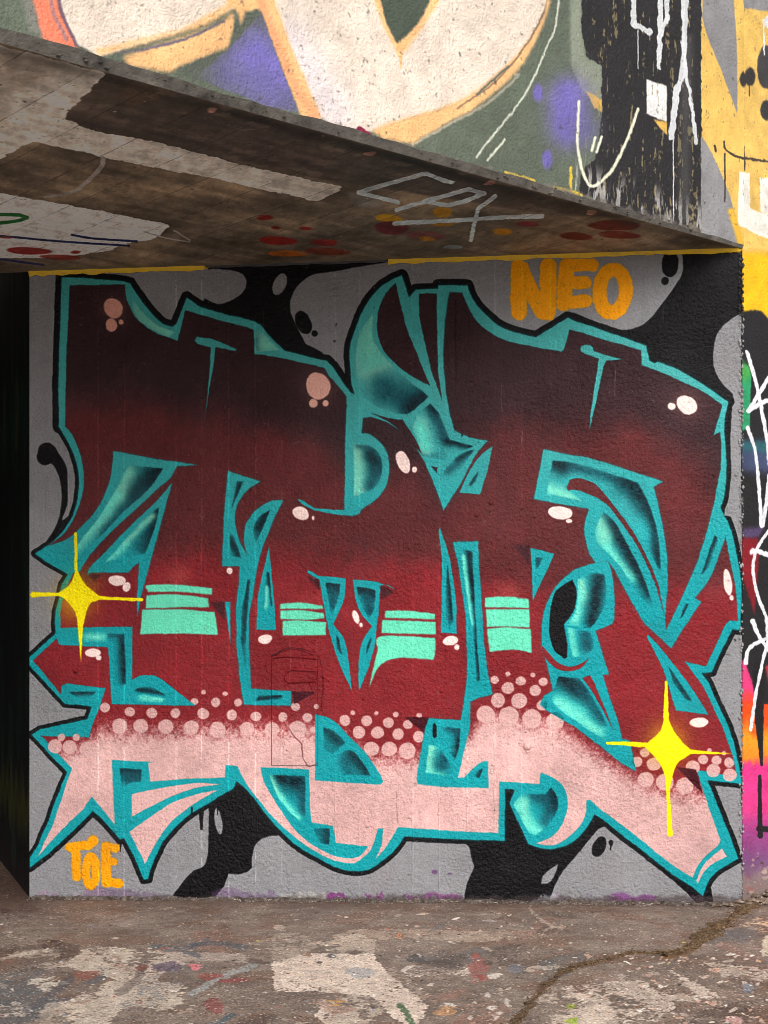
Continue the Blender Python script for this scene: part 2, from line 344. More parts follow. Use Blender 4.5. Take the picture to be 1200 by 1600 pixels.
A(FM, [(560,640,545,720,26,DARKM,.6),(640,700,690,770,30,DARKM,.55),(1120,700,1110,760,22,DARKM,.35),(120,905,140,900,14,DARKM,.5),(110,960,140,900,22,C(150,90,30),.4),
       (280,897,280,900,16,C(190,90,80),.35),(480,935,500,938,14,C(180,70,70),.3),(790,925,800,925,16,C(190,90,80),.3),(420,600,300,560,26,DARKM,.3)])
for d in DOTS: P(ell(d[0], d[1], d[2], d[2]*random.uniform(.92, 1.02), 0, wob=.02), PINK, .6, alpha=.94)
for bnd in ("456,1080 494,1082 460,1100","632,1120 670,1121 664,1146","1056,1198 1087,1203 1098,1240"): P(bnd, C(60,8,20), .5)
for bnd in ("480,900 499,904 500,922","594,915 617,924 595,937","327,940 351,940 352,970","800,851 827,852 827,882 ~812,865","137,897 160,898 148,908"): P(bnd, C(56,24,30), 1.6, alpha=.85)
# teal bars, hooks and horns
for q in (HOOK, WEDGE2, STRAP, FANG, BIGH, RING, POST): P(q, TEAL, 4, alpha=.22); P(q, TEAL, .7)
P("421,854 427,925 432,985 400,984 402,937 410,895", TEAL); P("351,940 360,940 360,1007", TEAL)
P("464,780 472,781 491,794 537,797 562,797 562,802 ~550,806 ~520,803 490,797 475,790", TEAL)
P("770,697 762,735 750,772 717,770 ~733,737 ~753,710", TEAL); P("829,855 866,865 ~852,897 833,939", TEAL)
P("687,825 ~700,862 705,885 ~712,937 714,990 689,988 ~690,937 ~690,875 685,830", TEAL)
P("492,1115 ~520,1125 ~550,1155 ~575,1182 597,1215 599,1222 594,1226 492,1219", TEAL)
P("407,1199 482,1202 485,1260 487,1285 520,1290 525,1317 575,1322 ~562,1337 ~545,1341 ~520,1336 ~490,1320 ~460,1295 ~430,1252 ~412,1220", TEAL)
P("92,981 207,979 206,1062 ~217,1056 ~230,1055 ~250,1060 306,1103 175,1100 169,1012 92,1007", TEAL)
P("481,890 ~486,892 497,899 540,903 ~537,937 521,975 ~540,1005 550,1080 ~532,1042 ~520,1007 512,980 507,950 499,905 487,899 480,894", TEAL)
P("551,905 590,909 620,922 ~605,914 594,915 591,962 585,1012 ~575,1047 561,1080 ~560,1047 ~565,1005 581,978 ~565,960 ~555,937", TEAL)
P("1010,994 ~1016,994 ~1040,1022 1070,1060 ~1090,1089 1107,1117 1056,1110 1045,1073 1036,1045", TEAL)
P("307,526 328,528 370,546 368,549 337,543 ~333,573 320,653 315,690 325,613 330,543 308,537 304,532", TEAL)
P(ell(917, 545, 10, 7, 0), TEAL); P("908,540 925,542 928,548 947,555 973,562 947,563 943,573 928,643 921,672 923,640 933,580 935,560 913,552", TEAL)
# fill colour showing through the teal
def fillat(pts, dark=None):
    M2 = cw.mask(pts)
    if M2 is None: return
    mm, a0, b0, a1, b1 = M2
    ny = py[b0:b1, a0:a1]; nx_ = px[b0:b1, a0:a1]
    YD = np.interp(nx_, [50, 300, 400, 540, 620, 700, 900, 1000, 1080, 1150], [628, 640, 668, 705, 735, 680, 660, 672, 715, 745])
    YR = np.interp(nx_, [50, 300, 420, 560, 700, 850, 960, 1100], [905, 868, 862, 872, 886, 925, 922, 905])
    a = sstep(-42, 42, ny - YD)[..., None]; b = sstep(-38, 38, ny - YR)[..., None]
    cc = (DARKM*(1-a) + MAROON*a)*(1-b) + RED*b
    cw.put((blur(mm, .5), a0, b0, a1, b1), cc)
fillat("618,442 625,473 633,507 650,550 672,603 ~647,590 ~620,570 ~600,547 ~590,520 ~590,493 ~600,463")
fillat("655,459 683,459 683,533 685,587 691,627 ~677,587 ~663,533 655,493")
fillat("578,645 ~605,653 630,656 647,683 662,712 ~640,690 ~613,663"); P("673,728 683,730 682,739", DARKM)
fillat("890,750 ~905,747 ~930,757 ~955,785 ~980,817 ~1000,850 ~1017,885 ~1030,920 1039,966 ~1031,935 ~1019,902 ~999,860 ~974,820 ~951,792 ~930,777 ~907,767 892,765 887,768 885,762")
fillat("846,1008 ~857,1020 ~872,1035 ~892,1041 ~910,1036 921,1027 ~912,1040 ~900,1047 ~877,1047 ~860,1037 ~850,1024")
fillat("910,1059 922,1055 930,1070 ~942,1100 959,1144 ~947,1120 ~928,1085")
# airbrushed insides
def IN(pts, caps, soft=.9):
    caps = [(a, b, c_, d, r*1.08, col, min(al*1.04, 1)) for (a, b, c_, d, r, col, al) in caps]
    M3 = cw.mask(pts, 4)
    if M3 is None: return
    mm, a0, b0, a1, b1 = M3; A((blur(mm, soft), a0, b0, a1, b1), caps)
IN("202,727 255,732 ~230,765 ~190,802 ~160,835 120,872 112,865 130,840 ~155,807 ~180,767", [(258,730,215,775,26,BK2,.95),(225,770,160,830,14,DK,.8),(200,740,183,775,12,LTU,.75),(183,775,120,855,8,LT,.9),(170,800,140,835,9,LT,.4)])
IN("249,792 242,825 227,865 170,877 163,880 ~190,850 ~220,815", [(247,800,232,855,11,BK2,.9),(225,840,220,850,16,DK,.5),(238,806,195,848,5,LTU,.8),(195,850,165,878,7,LT,.8)])
IN("370,751 381,752 367,780 361,797", [(376,752,362,795,6,BK2,.85)]); IN("358,830 366,840 377,872 360,868", [(361,843,371,868,7,BK2,.8)])
IN("422,797 412,822 400,847 ~396,828 ~405,808", [(420,800,405,825,11,BK2,.95),(404,835,401,845,8,DK,.5)])
IN("387,905 391,905 384,990 384,1050 376,1000 377,960", [(387,908,380,1000,5.5,BK2,.8),(380,1000,380,1040,4,DK,.6)]); IN("398,1096 404,1087 440,1086 442,1092", [(405,1092,438,1087,4.5,BK2,.85)])
IN("417,893 421,895 425,945 ~418,958 412,950", [(420,895,422,912,5,BK2,.9),(416,918,414,950,3.4,LTU,.85),(422,915,424,945,2.2,BK2,.7)])
IN("583,490 ~582,527 ~600,557 ~633,590 670,620 647,640 ~630,647 ~593,637 ~563,612 ~556,560 ~564,520", [(585,500,575,545,24,LTU,.85),(600,560,575,575,16,LTU,.6),(605,610,650,625,24,DK,.8),(640,638,662,622,14,BK2,.9),(592,600,600,615,14,DK,.35)])
IN("673,630 687,647 703,687 740,697 690,720 660,712 645,668 652,645", [(655,665,664,700,10,LT,.85),(678,640,696,685,11,DK,.85),(700,690,735,697,6,BK2,.85),(670,632,680,642,7,BK2,.7),(660,712,690,712,7,DK,.3)])
IN("742,702 ~715,712 686,745 690,760 ~715,740", [(740,704,700,735,7,DK,.7),(735,704,715,718,4,BK2,.6)]); IN("748,735 745,752 736,760 731,758", [(745,740,736,756,4,BK2,.75)])
IN("553,693 ~580,698 ~595,713 ~597,733 ~587,760 553,776", [(558,705,558,765,13,LTU,.9),(580,710,590,730,13,BK2,.85),(588,735,578,760,10,DK,.8),(560,697,575,700,6,DK,.6)])
IN("205,460 ~216,480 ~240,505 272,520 262,527 ~235,512 ~212,495", [(218,480,228,500,11,LTU,.6),(238,506,262,518,9,LTU,.95)])
IN("398,515 408,513 ~420,530 436,546 400,550", [(412,538,425,543,13,LTU,.9),(400,530,402,545,6,DK,.4)])
IN("864,719 ~900,724 ~975,747 997,755 ~1010,780 ~1022,812 ~1030,850 1032,900 ~1018,868 ~1000,840 ~975,805 ~950,775 ~925,752 ~905,745 ~887,747 881,762 887,767 910,782 855,772 859,742",
   [(866,722,880,728,14,BK2,.95),(890,728,975,752,8,DK,.75),(985,755,1012,790,20,BK2,.9),(1018,800,1030,880,9,BK2,.85),(858,765,905,780,9,LTU,.85),(975,790,1005,835,14,C(20,180,190),.5)])
IN("942,800 ~960,815 ~975,840 ~995,880 ~1010,915 1026,962 1012,950 ~990,917 ~965,880 931,846 ~930,830 936,812", [(955,812,1015,925,13,BK2,.95),(936,815,944,842,11,LTU,.95),(948,855,985,905,8,LT,.85),(945,802,955,812,9,DK,.5),(985,910,1005,940,9,TEAL,.4)])
IN("1117,834 1122,842 ~1110,880 1094,899 1106,866", [(1118,840,1097,894,4.5,BK2,.8)]); IN("1070,944 1076,944 1068,962 1062,968", [(1074,946,1065,964,4,BK2,.85)])
IN("836,869 849,872 837,893", [(841,873,839,880,8,DK,.95)], .8)
P("894,905 ~900,920 ~900,940 ~895,957 881,976 886,1007 886,1027 882,1029 ~867,1017 ~859,995 ~859,965 ~862,940 ~872,920", BLK)
IN("902,905 ~925,896 944,897 ~947,920 ~945,942 ~935,965 922,982 882,976 ~897,960 ~902,940", [(907,910,910,930,8,LTU,.9),(909,930,898,968,10,LT,.85),(935,905,925,970,12,BK2,.95)])
IN("886,980 922,987 ~927,1002 ~925,1015 907,1027 895,1026 889,1005", [(891,985,898,1022,7,LT,.85),(916,992,918,1010,11,DK,.8)])
IN("872,1056 905,1060 ~920,1080 ~940,1115 961,1160 945,1156 ~912,1135 ~866,1100 865,1080", [(880,1060,905,1078,15,BK2,.95),(905,1078,940,1125,9,DK,.8),(872,1097,935,1145,10,LT,.9),(880,1100,905,1115,13,LT,.5)])
IN("1044,1040 ~1062,1066 1082,1096 1070,1092 1052,1066", [(1047,1045,1076,1092,8,BK2,.8)])
IN("699,880 ~704,920 708,970 702,985 696,940", [(701,885,705,965,5.5,BK2,.85),(703,970,703,985,6,DK,.4)])
IN("720,860 728,858 739,862 740,900 ~742,950 745,1000 750,1060 744,1069 742,1010 732,950 725,905", [(733,862,740,935,6,BK2,.95),(741,935,745,1010,3.5,BK2,.8),(745,1010,749,1062,4,BK2,.8),(724,870,736,975,3.6,LT,.95)])
P("676,1133 ~679,1130 682,1133 682,1150 ~679,1153 676,1150", BLK)
IN("690,1135 720,1138 ~717,1167 711,1186 686,1155", [(722,1138,716,1180,9,BK2,.95),(700,1137,715,1145,6,DK,.8)])
IN("670,1164 686,1165 705,1197 706,1214 665,1207", [(673,1168,670,1205,9,LTU,.95),(670,1208,690,1211,6,LT,.8),(695,1185,690,1195,12,DK,.85)]); IN("755,1200 750,1215 738,1214 ~746,1204", [(754,1202,748,1213,5,BK2,.8)])
IN("505,1136 ~522,1142 540,1160 520,1178 506,1170", [(508,1138,530,1158,12,BK2,.75),(508,1165,520,1175,6,DK,.3)])
IN("525,1180 ~547,1172 ~562,1185 580,1212 540,1210 527,1205", [(550,1178,578,1210,11,BK2,.85),(540,1190,545,1205,10,DK,.6)])
IN("420,1211 476,1212 478,1280 472,1287 ~450,1265 ~432,1240", [(440,1213,478,1228,17,BK2,.95),(474,1230,476,1265,10,DK,.85),(422,1216,438,1247,5,LTU,.9),(438,1247,464,1278,6,LT,.95)])
IN("490,1294 515,1295 514,1320 ~500,1315", [(512,1296,512,1318,9,BK2,.85),(500,1295,512,1310,12,DK,.6)])
P("206,1241 ~255,1230 ~305,1224 347,1225 ~300,1233 ~255,1250 206,1277", PINK); P("202,1300 ~230,1280 ~267,1255 ~305,1241 341,1234 ~312,1250 ~292,1264 ~267,1285 ~250,1307 ~236,1332 227,1350", PINK)
IN("187,1200 221,1202 220,1221 ~202,1224 191,1236", [(190,1202,215,1206,12,BK2,1),(200,1215,215,1215,12,DK,.9)], .6)
IN("165,990 194,991 197,1067 ~185,1080 178,1080 177,1010", [(192,994,195,1062,8,BK2,.9),(170,992,190,992,6,DK,.7)]); IN("125,988 172,986 165,1004 125,1003", [(138,995,160,996,7,LT,.85)])
IN("207,1080 ~220,1074 ~234,1072 ~250,1080 268,1092 ~240,1084 222,1084", [(215,1077,255,1082,5,BK2,.8)]); IN("210,1088 225,1084 262,1092 250,1098 215,1096", [(222,1090,250,1092,6,LT,.85)])
IN("106,1081 150,1080 ~138,1090 118,1088", [(112,1082,148,1081,5,BK2,.85)])
IN("509,910 532,912 ~527,940 518,963", [(512,912,528,920,10,BK2,.95),(520,925,520,945,9,DK,.9)], .7); IN("557,917 586,921 585,950 577,967 ~562,940", [(560,918,584,928,11,BK2,.95),(575,935,578,955,9,DK,.9)], .7)
IN("525,990 530,1000 535,1025 526,1012", [(527,995,533,1020,4,BK2,.85)]); IN("580,995 579,1005 573,1024 573,1010", [(579,998,574,1020,4,BK2,.85)])
IN("801,1257 815,1240 852,1241 861,1230 ~871,1247 ~870,1267 ~857,1290 837,1305 827,1302", [(864,1235,866,1260,13,BK2,.95),(835,1243,850,1248,11,DK,.8),(862,1265,850,1285,9,DK,.6),(805,1258,812,1262,9,LT,.9),(818,1252,822,1290,9,LTU,.85),(825,1285,838,1298,10,LT,.9)])
P("1128,1325 1136,1338 ~1115,1348 ~1101,1361 1090,1380 1088,1375 ~1099,1352 ~1113,1337", PINK)
# tidy light bars, highlights, stars
for b in BANDS: P(b, MINT, 1.0)
for h in HILITE:
    col = C(226,160,142) if h[1] < 520 else (C(236,176,160) if h[1] < 640 and h[0] < 600 else HI)
    A(cw.full() if False else FM, [(h[0], h[1], h[0], h[1], max(h[2], h[3])*1.5, C(150,110,105), .32 if h[3] > 12 and h[1] < 700 else .0)])
    P(ell(h[0], h[1], h[2], h[3], h[4], wob=.03), col, .7)
FULL = cw.full()
def box(x, y, r):
    X, Y = cw.tex([(x-r, y-r), (x+r, y+r)]); a0, b0, a1, b1 = int(max(X.min(), 0)), int(max(Y.min(), 0)), int(min(X.max(), cw.w)), int(min(Y.max(), cw.h))
    return (np.ones((b1-b0, a1-a0), np.float32), a0, b0, a1, b1)
A(box(118, 932, 70), [(118,935,118,935,30,C(205,150,20),.7)]); A(box(1042, 1170, 75), [(1042,1160,1042,1160,32,C(205,150,20),.7)])
P(STARL, YEL, .7); P(STARR, YEL, .7)
for s_ in ("118,834 119,890","49,930 95,929","155,934 222,937"): cw.stroke(s_, 2.4, YEL)
for s_ in ("1041,1066 1041,1120","1043,1220 1047,1303"): cw.stroke(s_, [2, 4.2] , YEL)
cw.stroke("950,1161 1000,1163", [2.2, 4], YEL)
# two names
for s_, r in (("811,418 ~810,450 811,487", 13), ("815,420 ~830,455 848,487", 12), ("857,417 856,487", 13), ("886,415 881,474", 12), ("886,415 926,414", 10), ("886,442 914,442", 10), ("882,474 915,470", 10)):
    cw.stroke(s_, r, AMB, soft=1.6, rough=1.2)
cw.stroke(ell(957, 455, 21, 34, 4, n=14) + [ell(957, 455, 21, 34, 4, n=14)[0]], 11, AMB, soft=1.6, rough=1.2)
cw.stroke("955,442 956,470", [5, 3], GREY, soft=1.5)
for s_, r in (("109,1323 ~125,1321 139,1321", 7), ("118,1323 120,1370", 7), ("142,1316 138,1322", 6), ("165,1323 166,1378", 8), ("166,1323 181,1325", 6.5), ("167,1346 178,1346", 6), ("167,1378 186,1380", 7.5)):
    cw.stroke(s_, r, AMB, soft=1.3, rough=1.2)
P(ell(145, 1314, 8.5, 8.5), AMB, 1.2); cw.stroke(ell(142, 1361, 8, 23, 0, n=14) + [ell(142, 1361, 8, 23, 0, n=14)[0]], 6.5, AMB, soft=1.3, rough=1.2)
# yellow line under the soffit, dirty splashes above the ground
Mt = FULL
cw.stroke("46,421 ~150,419 324,414", [7, 7, 6.5], C(250,186,0), soft=1.2, rough=2.2)
cw.stroke("616,400 ~800,396 1155,389", [7, 7, 5], C(238,180,40), soft=1.2, rough=3)
for (a, b, colr, al) in ((50,110,C(205,160,200),.8),(90,170,C(235,205,215),.6),(130,260,C(110,60,115),.5),(330,430,C(130,90,140),.7),(440,510,C(222,214,205),.85),(510,600,C(150,30,135),.95),(600,640,C(80,90,70),.7),(630,722,C(140,40,130),.9),(800,860,C(70,70,90),.8),(830,885,C(225,222,222),.85),(870,960,C(125,80,130),.6),(955,1065,C(145,45,150),.95),(1060,1100,C(150,100,140),.6)):
    xs = np.linspace(a, b, 7); yb = 1403 + (xs-46)*.009
    Mb = cw.mask([(x, y-random.uniform(8, 20)) for x, y in zip(xs, yb)] + [(b, 1420), (a, 1420)], 8)
    if Mb is None: continue
    mm, a0, b0, a1, b1 = Mb
    nn = n1[b0:b1, a0:a1]*.5 + n3[b0:b1, a0:a1]*.5; hgt = sstep(20, 1, (1404 - py[b0:b1, a0:a1]))
    cw.put((blur(mm, 2) * sstep(.53, .60, nn*.80 + hgt*.26 + 1.1*(n2[b0:b1, a0:a1]-.5)), a0, b0, a1, b1), colr*.75, al*.65)
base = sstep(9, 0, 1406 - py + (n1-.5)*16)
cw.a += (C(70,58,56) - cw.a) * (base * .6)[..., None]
P(ell(679, 1362, 5, 3), C(90,40,100), 1.2, alpha=.8); P(ell(702, 1365, 4, 1.5), C(80,40,90), 1, alpha=.7)
# scuffs, chips, pale seams of the formwork, cracks
for xs_ in (153, 194, 275, 315, 357, 399, 440, 524, 562, 645, 686, 730, 773, 815, 860):
    w = np.exp(-((px - xs_ - (n2-.5)*2)**2) / 1.1) * (n1 > .42) * (.20 + .18*(n2 > .5)) * (1 if xs_ < 410 else .5)
    cw.a += (np.minimum(cw.a*1.5+.06, 1) - cw.a) * w[..., None].astype(np.float32)
CRK = C(44, 14, 22)
cw.stroke("712,470 711,520 713,560 712,602", 1.0, C(24,16,20), rough=.5, alpha=.8); cw.stroke("712,490 ~722,483 ~731,492 ~733,520 ~728,560 735,572 728,580 733,620 742,662", .7, C(26,18,22), rough=.6, alpha=.55)
cw.stroke("490,1019 ~455,1012 ~430,1022 424,1024", .9, CRK, rough=.5, alpha=.7); cw.stroke("452,1138 ~460,1150 471,1162 473,1185 ~482,1197 496,1192", .8, C(110,55,62), rough=.5, alpha=.85)
cw.stroke("497,1023 ~503,1045 506,1075 501,1110", .8, CRK, rough=.5, alpha=.4)
for (x, y) in ((265,868),(268,620),(316,622),(722,680),(807,625),(830,600),(600,530),(523,533),(525,507),(118,1050),(765,800),(815,795),(1148,1000),(545,560)):
    P(ell(x, y, 1.6, 2.4, random.uniform(0, 180), n=8, wob=.3), C(20,14,16), .6, alpha=.7)
cw.speck(520, (50, 430, 1158, 1400), (.4, 1.3), [C(30,20,24), C(200,190,190), C(120,90,90)], (.12, .45))
# overspray mist, rubbed patches, thin runs, older paint grinning through
for k_ in range(46):
    x_, y_ = random.uniform(60, 1150), random.uniform(440, 1390); c_ = random.choice([GREY*.8, C(60,40,44), C(150,120,116), C(40,60,64)])
    A(box(x_, y_, 60), [(x_, y_, x_+random.uniform(-20, 20), y_+random.uniform(-30, 30), random.uniform(10, 30), c_, random.uniform(.03, .10))])
for k_ in range(30):
    x_, y_ = random.uniform(60, 1150), random.uniform(440, 1300); L_ = random.uniform(15, 70)
    cw.stroke([(x_, y_), (x_+random.uniform(-2, 2), y_+L_*.5), (x_+random.uniform(-2, 2), y_+L_)], random.uniform(.4, .9), random.choice([C(30,20,24), C(190,170,168)]), alpha=random.uniform(.08, .25), rough=.6)
for x_, y_, r_ in ((300,1262,0),(188,1318,0),(340,1262,0)): cw.stroke([(x_, y_), (x_, y_+random.uniform(8, 16))], [1.6, .5], BLK)
wear = (fbm(cw.h, cw.w, 5, 3) > .77) * (n2 > .48); cw.a += (C(112, 100, 100) - cw.a) * (blur(wear.astype(np.float32), .5) * .35)[..., None]
stk = fbm(cw.h, cw.w, 200, 4, cx=7); cw.a *= (1 + (stk - .5) * .05)[..., None]
cw.a *= (1 + (n2 - .5) * .12 + (n1 - .5) * .05)[..., None]
# teal shifts from deep low on the wall to lighter and greyer higher up
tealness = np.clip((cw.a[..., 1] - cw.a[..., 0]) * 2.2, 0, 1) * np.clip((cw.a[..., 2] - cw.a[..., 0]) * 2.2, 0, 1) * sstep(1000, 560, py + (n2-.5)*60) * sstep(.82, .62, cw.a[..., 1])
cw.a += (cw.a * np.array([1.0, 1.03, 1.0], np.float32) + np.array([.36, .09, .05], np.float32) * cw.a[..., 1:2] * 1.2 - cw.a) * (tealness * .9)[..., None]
cw.warp(.9, 8); cw.warp(1.2, 40)
cw.sharpen(1.4, .5)
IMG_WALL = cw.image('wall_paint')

# ------------------------------------------------------------------ paint on the face of the overhang (and its run to the right)
OLV = C(92, 100, 86); CREAM = C(226, 209, 193); ORG = C(240, 184, 126); CORAL = C(240, 128, 98); PUR = C(112, 102, 172); CHAR = C(38, 35, 37); WHT = C(226, 224, 222)
def edgefade(c, n, left=True, right=True, top=True, bottom=True):
    x = np.arange(c.w, dtype=np.float32)[None]; y = np.arange(c.h, dtype=np.float32)[:, None]; big = 1e6
    d = np.minimum(np.minimum(x if left else big, (c.w-1-x) if right else big) + 0*y, np.minimum(y if top else big, (c.h-1-y) if bottom else big) + 0*x)
    return np.clip(d / n + (fbm(c.h, c.w, 30, 3) - .5) * .8 * (d < n), 0, 1).astype(np.float32)
def facepaint(cf):
    def P(pts, col, soft=.8, **k): return cf.poly(pts, col, soft, **k)
    f1 = fbm(cf.h, cf.w, 18, 4); f2 = fbm(cf.h, cf.w, 80, 4); f3 = fbm(cf.h, cf.w, 60, 4, cx=6)
    P("1093,-430 1300,-430 1300,420 1093,420", C(226, 184, 96), .4)
    # green ground with lavender and cream letter
    A = cf.air
    P("87,-430 87,0 ~98,35 116,71 150,90 281,49 360,15 400,-430", CREAM); P("421,-430 421,0 ~455,90 496,184 541,210 575,206 ~640,184 680,172 ~725,154 ~770,118 ~806,85 ~838,35 851,0 860,-430", CREAM)
    A(cf_full(cf), [(450,60,520,180,32,C(206,196,210),.5)])
    P("45,-430 45,0 60,60 80,85 118,80 ~98,45 82,-2 75,-430", CORAL, 1.5); cf.stroke("84,-20 ~92,25 114,72", 2.2, C(120,90,110), soft=1.5); cf.stroke("70,-20 ~78,20 98,64", 3, C(170,120,120), soft=2)
    P("20,-430 45,-430 45,0 60,60 40,50 30,0", C(150,140,140), 3, alpha=.5)
    P("346,-430 432,-430 424,0 ~445,60 ~470,120 498,190 466,184 ~430,90 402,17 380,20 372,42 366,18 360,14 ~320,38 281,52 150,88 140,80 281,46 350,8", ORG, 2.0)
    P("187,90 337,40 360,20 362,40 356,60 352,75 ~310,92 259,114 195,104", ORG, 2.0); cf.stroke("172,86 ~230,76 ~290,60 345,34", [1, 2.4, 1.5], C(110,100,110), soft=1.2)
    cf.stroke("400,-10 ~425,60 ~455,130 486,184", 7, CORAL, soft=6, alpha=.35)
    P("380,20 395,16 404,20 ~430,95 460,172 420,170 340,140 268,112 ~310,92 352,78 362,40 366,30 372,46", C(88,94,84), 1.0)
    A(P("404,20 ~430,95 462,176 420,170 300,122 352,78", C(88,94,84), 1.0, alpha=0), [(395,92,425,120,50,C(118,108,184),1.0),(350,118,440,150,30,C(104,98,150),.7)])
    P("579,-430 579,0 ~595,45 620,92 ~655,45 684,0 684,-430", ORG, 2.0); P("590,-430 590,0 ~600,40 616,70 ~648,38 669,0 669,-430", C(70,80,68), 1)
    cf.stroke("620,85 621,108", [3, .6], ORG)
    P("575,205 ~600,194 635,184 ~706,161 ~762,125 ~812,75 ~842,30 851,0 857,0 ~842,45 ~806,108 ~744,165 ~690,195 639,226 590,216", ORG, 2.0)
    cf.stroke("710,170 ~770,128 ~815,75 846,20", 1.2, C(130,105,85), soft=1.2); cf.stroke("740,148 ~790,105", 1.6, C(96,100,92), soft=1.2); cf.stroke("640,226 ~700,194 ~760,160 ~800,118", 2, C(200,190,170), soft=2, alpha=.6)
    # black roller work
    P("882,-430 903,-430 905,49 911,90 936,101 937,160 905,145 888,100", C(140,146,130), 2.5, alpha=.85)
    P("903,-430 905,49 911,90 925,96 936,104 937,180 925,250 905,262 902,300 960,330 1010,345 1093,362 1093,-430", CHAR, .6, rough=.7)
    P("911,142 936,156 937,176 925,170", C(214,170,82), .8); P("1007,124 1039,135 1039,191 1007,178", WHT, .7); P("1018,186 1039,191 1040,212 1028,200", C(214,170,82), .8)
    drip = (f3 > .64) * (fbm(cf.h, cf.w, 6, 3) > .54) * (cf.PX > 905) * (cf.PX < 1093)
    cf.a += (C(150,136,96) - cf.a) * (blur(drip.astype(np.float32), .5) * .75)[..., None]
    low = sstep(38, 0, (278 + (cf.PX-900)*.33) - cf.PY) * (cf.PX > 895) * (cf.PX < 1093) * (sstep(.5, .6, fbm(cf.h, cf.w, 40, 4, cx=9)))
    cf.a += (C(176,172,166) - cf.a) * (low*.85)[..., None]
    cf.stroke("1072,60 ~1068,200 1066,340", 8, C(92,90,90), soft=8, alpha=.5)
    # purple sprays
    A(cf_full(cf), [(883,165,887,200,30,PUR,1.0),(884,145,884,195,24,PUR,1.0),(900,210,915,200,18,C(90,88,120),.6)])
    P(ell(836,146,8,14,0), PUR, 2.2); P(ell(851,249,8.5,15,0), PUR, 2.2)
    WL = C(222,222,196)
    cf.stroke("874,-330 ~878,-120 ~866,30 ~851,72 ~814,150 750,232 740,247", 1.6, C(196,200,184), soft=1.2); cf.stroke("784,219 757,251", 1.8, C(206,208,190), soft=1.2)
    cf.stroke("901,159 ~899,225 ~907,270 ~922,291 ~949,270 ~975,221 993,171", [2, 2.3, 2.3, 2.6, 2.4], WL, soft=1.4)
    for t in ("926,216 921,236", "936,214 928,238"): cf.stroke(t, 1.9, WL, soft=1.2)
    for t, r in (("988,-330 986,39 1012,51", 4.6), ("1027,-330 1029,50 1026,107", [4.5, 4, 3.2]), ("1041,-330 1039,30 1029,54", 4), ("1056,-330 ~1066,70 1076,150 1086,223", 3), ("1080,-330 ~1066,70 ~1055,140 1046,214", 4.6)):
        cf.stroke(t, r, C(212,214,216), rough=2.2, soft=.7, alpha=.96)
    for t in ("993,48 993,108", "1049,214 1049,345"): cf.stroke(t, .9, C(205,207,209))
    # yellow and grey end
    P("1093,-430 1146,-430 1144,0 ~1149,75 1150,178 1125,112 1104,62 1095,30", C(136,134,136), .8); P("1150,-60 1215,-60 1215,20 1160,12", C(140,138,140), 1)
    P("1093,212 1100,222 1110,240 1136,300 1147,337 1152,380 1154,395 1093,372", C(142,140,142), 1)
    P(ell(1160,124,6.5,12,0), C(50,46,44), 1.2); P(ell(1172,120,8,15,0), C(50,46,44), 1.2); P(ell(1197,105,14,34,0), C(60,58,60), 1.2); P(ell(1197,172,9,16,0), C(50,48,50), 1.2)
    cf.stroke("1171,132 1171,150", .8, C(60,54,50)); cf.stroke("1193,30 1194,86", 1.2, WHT); P(ell(1202,34,10,10), WHT, 1)
    cf.stroke("1115,236 1114,228", 1.6, C(60,50,44)); cf.stroke("1128,222 ~1132,234 ~1150,245 ~1175,249 1215,253", 1.8, C(70,58,48), rough=1.2)
    cf.stroke("1130,240 1130,315", 1.3, C(70,58,50)); cf.stroke("1162,228 1164,266", 1.1, C(70,58,50))
    P("1153,268 1171,270 1172,325 1188,332 1215,336 1215,378 1180,366 1166,356 1150,352", C(238,232,220), .8); P("1187,278 1215,278 1215,345 1188,330", C(238,232,220), .8)
    cf.stroke("1140,330 ~1150,360 1156,384", 5, C(226,176,60), soft=3)
    edge = (275 + (cf.PX-900)*.33) - cf.PY
    cf.a *= (1 + (f1-.5)*.16 + (f2-.5)*.16)[..., None]
    chips = (fbm(cf.h, cf.w, 6, 3) > .80)
    cf.a += (C(70,66,64) - cf.a) * (blur(chips.astype(np.float32), .6) * .55)[..., None]
    cf.speck(260, (0, -20, 900, 240), (.5, 1.8), [C(110,96,88), C(80,74,72)], (.3, .8))
def cf_full(c): return (np.ones((c.h, c.w), np.float32), 0, 0, c.w, c.h)
cf = Canvas(face_pl, -0.45, 3.95, 2.45, 4.26, 400, OLV)
facepaint(cf)
# pencil of crimson and yellow flecks along the lower edge
cf.stroke("525,206 540,211", 5, C(130,30,60), soft=1.2); cf.stroke("556,203 572,215", 5, C(130,30,60), soft=1.2); cf.stroke("548,205 551,216", 4, C(44,36,40), soft=1)
for t in ("785,270 ~800,274 830,283", "862,292 ~885,298 906,305", "888,262 888,295"): cf.stroke(t, 2, C(210,178,60), soft=1.2, rough=1.6)
dist = cf.PY - (70 + cf.PX*(385-70)/1155.0)
n = fbm(cf.h, cf.w, 10, 4)
g = sstep(-17, -9, dist + (n-.5)*20)
cf.a += (C(104,97,90)*(1+(n[..., None]-.5)*.5) - cf.a) * (g*.72*(cf.PX < 1093))[..., None]
cf.warp(1.2, 7); cf.sharpen(1.2, .5); IMG_FACE = cf.image('overhang_paint', edgefade(cf, 50, True, True, False, False))

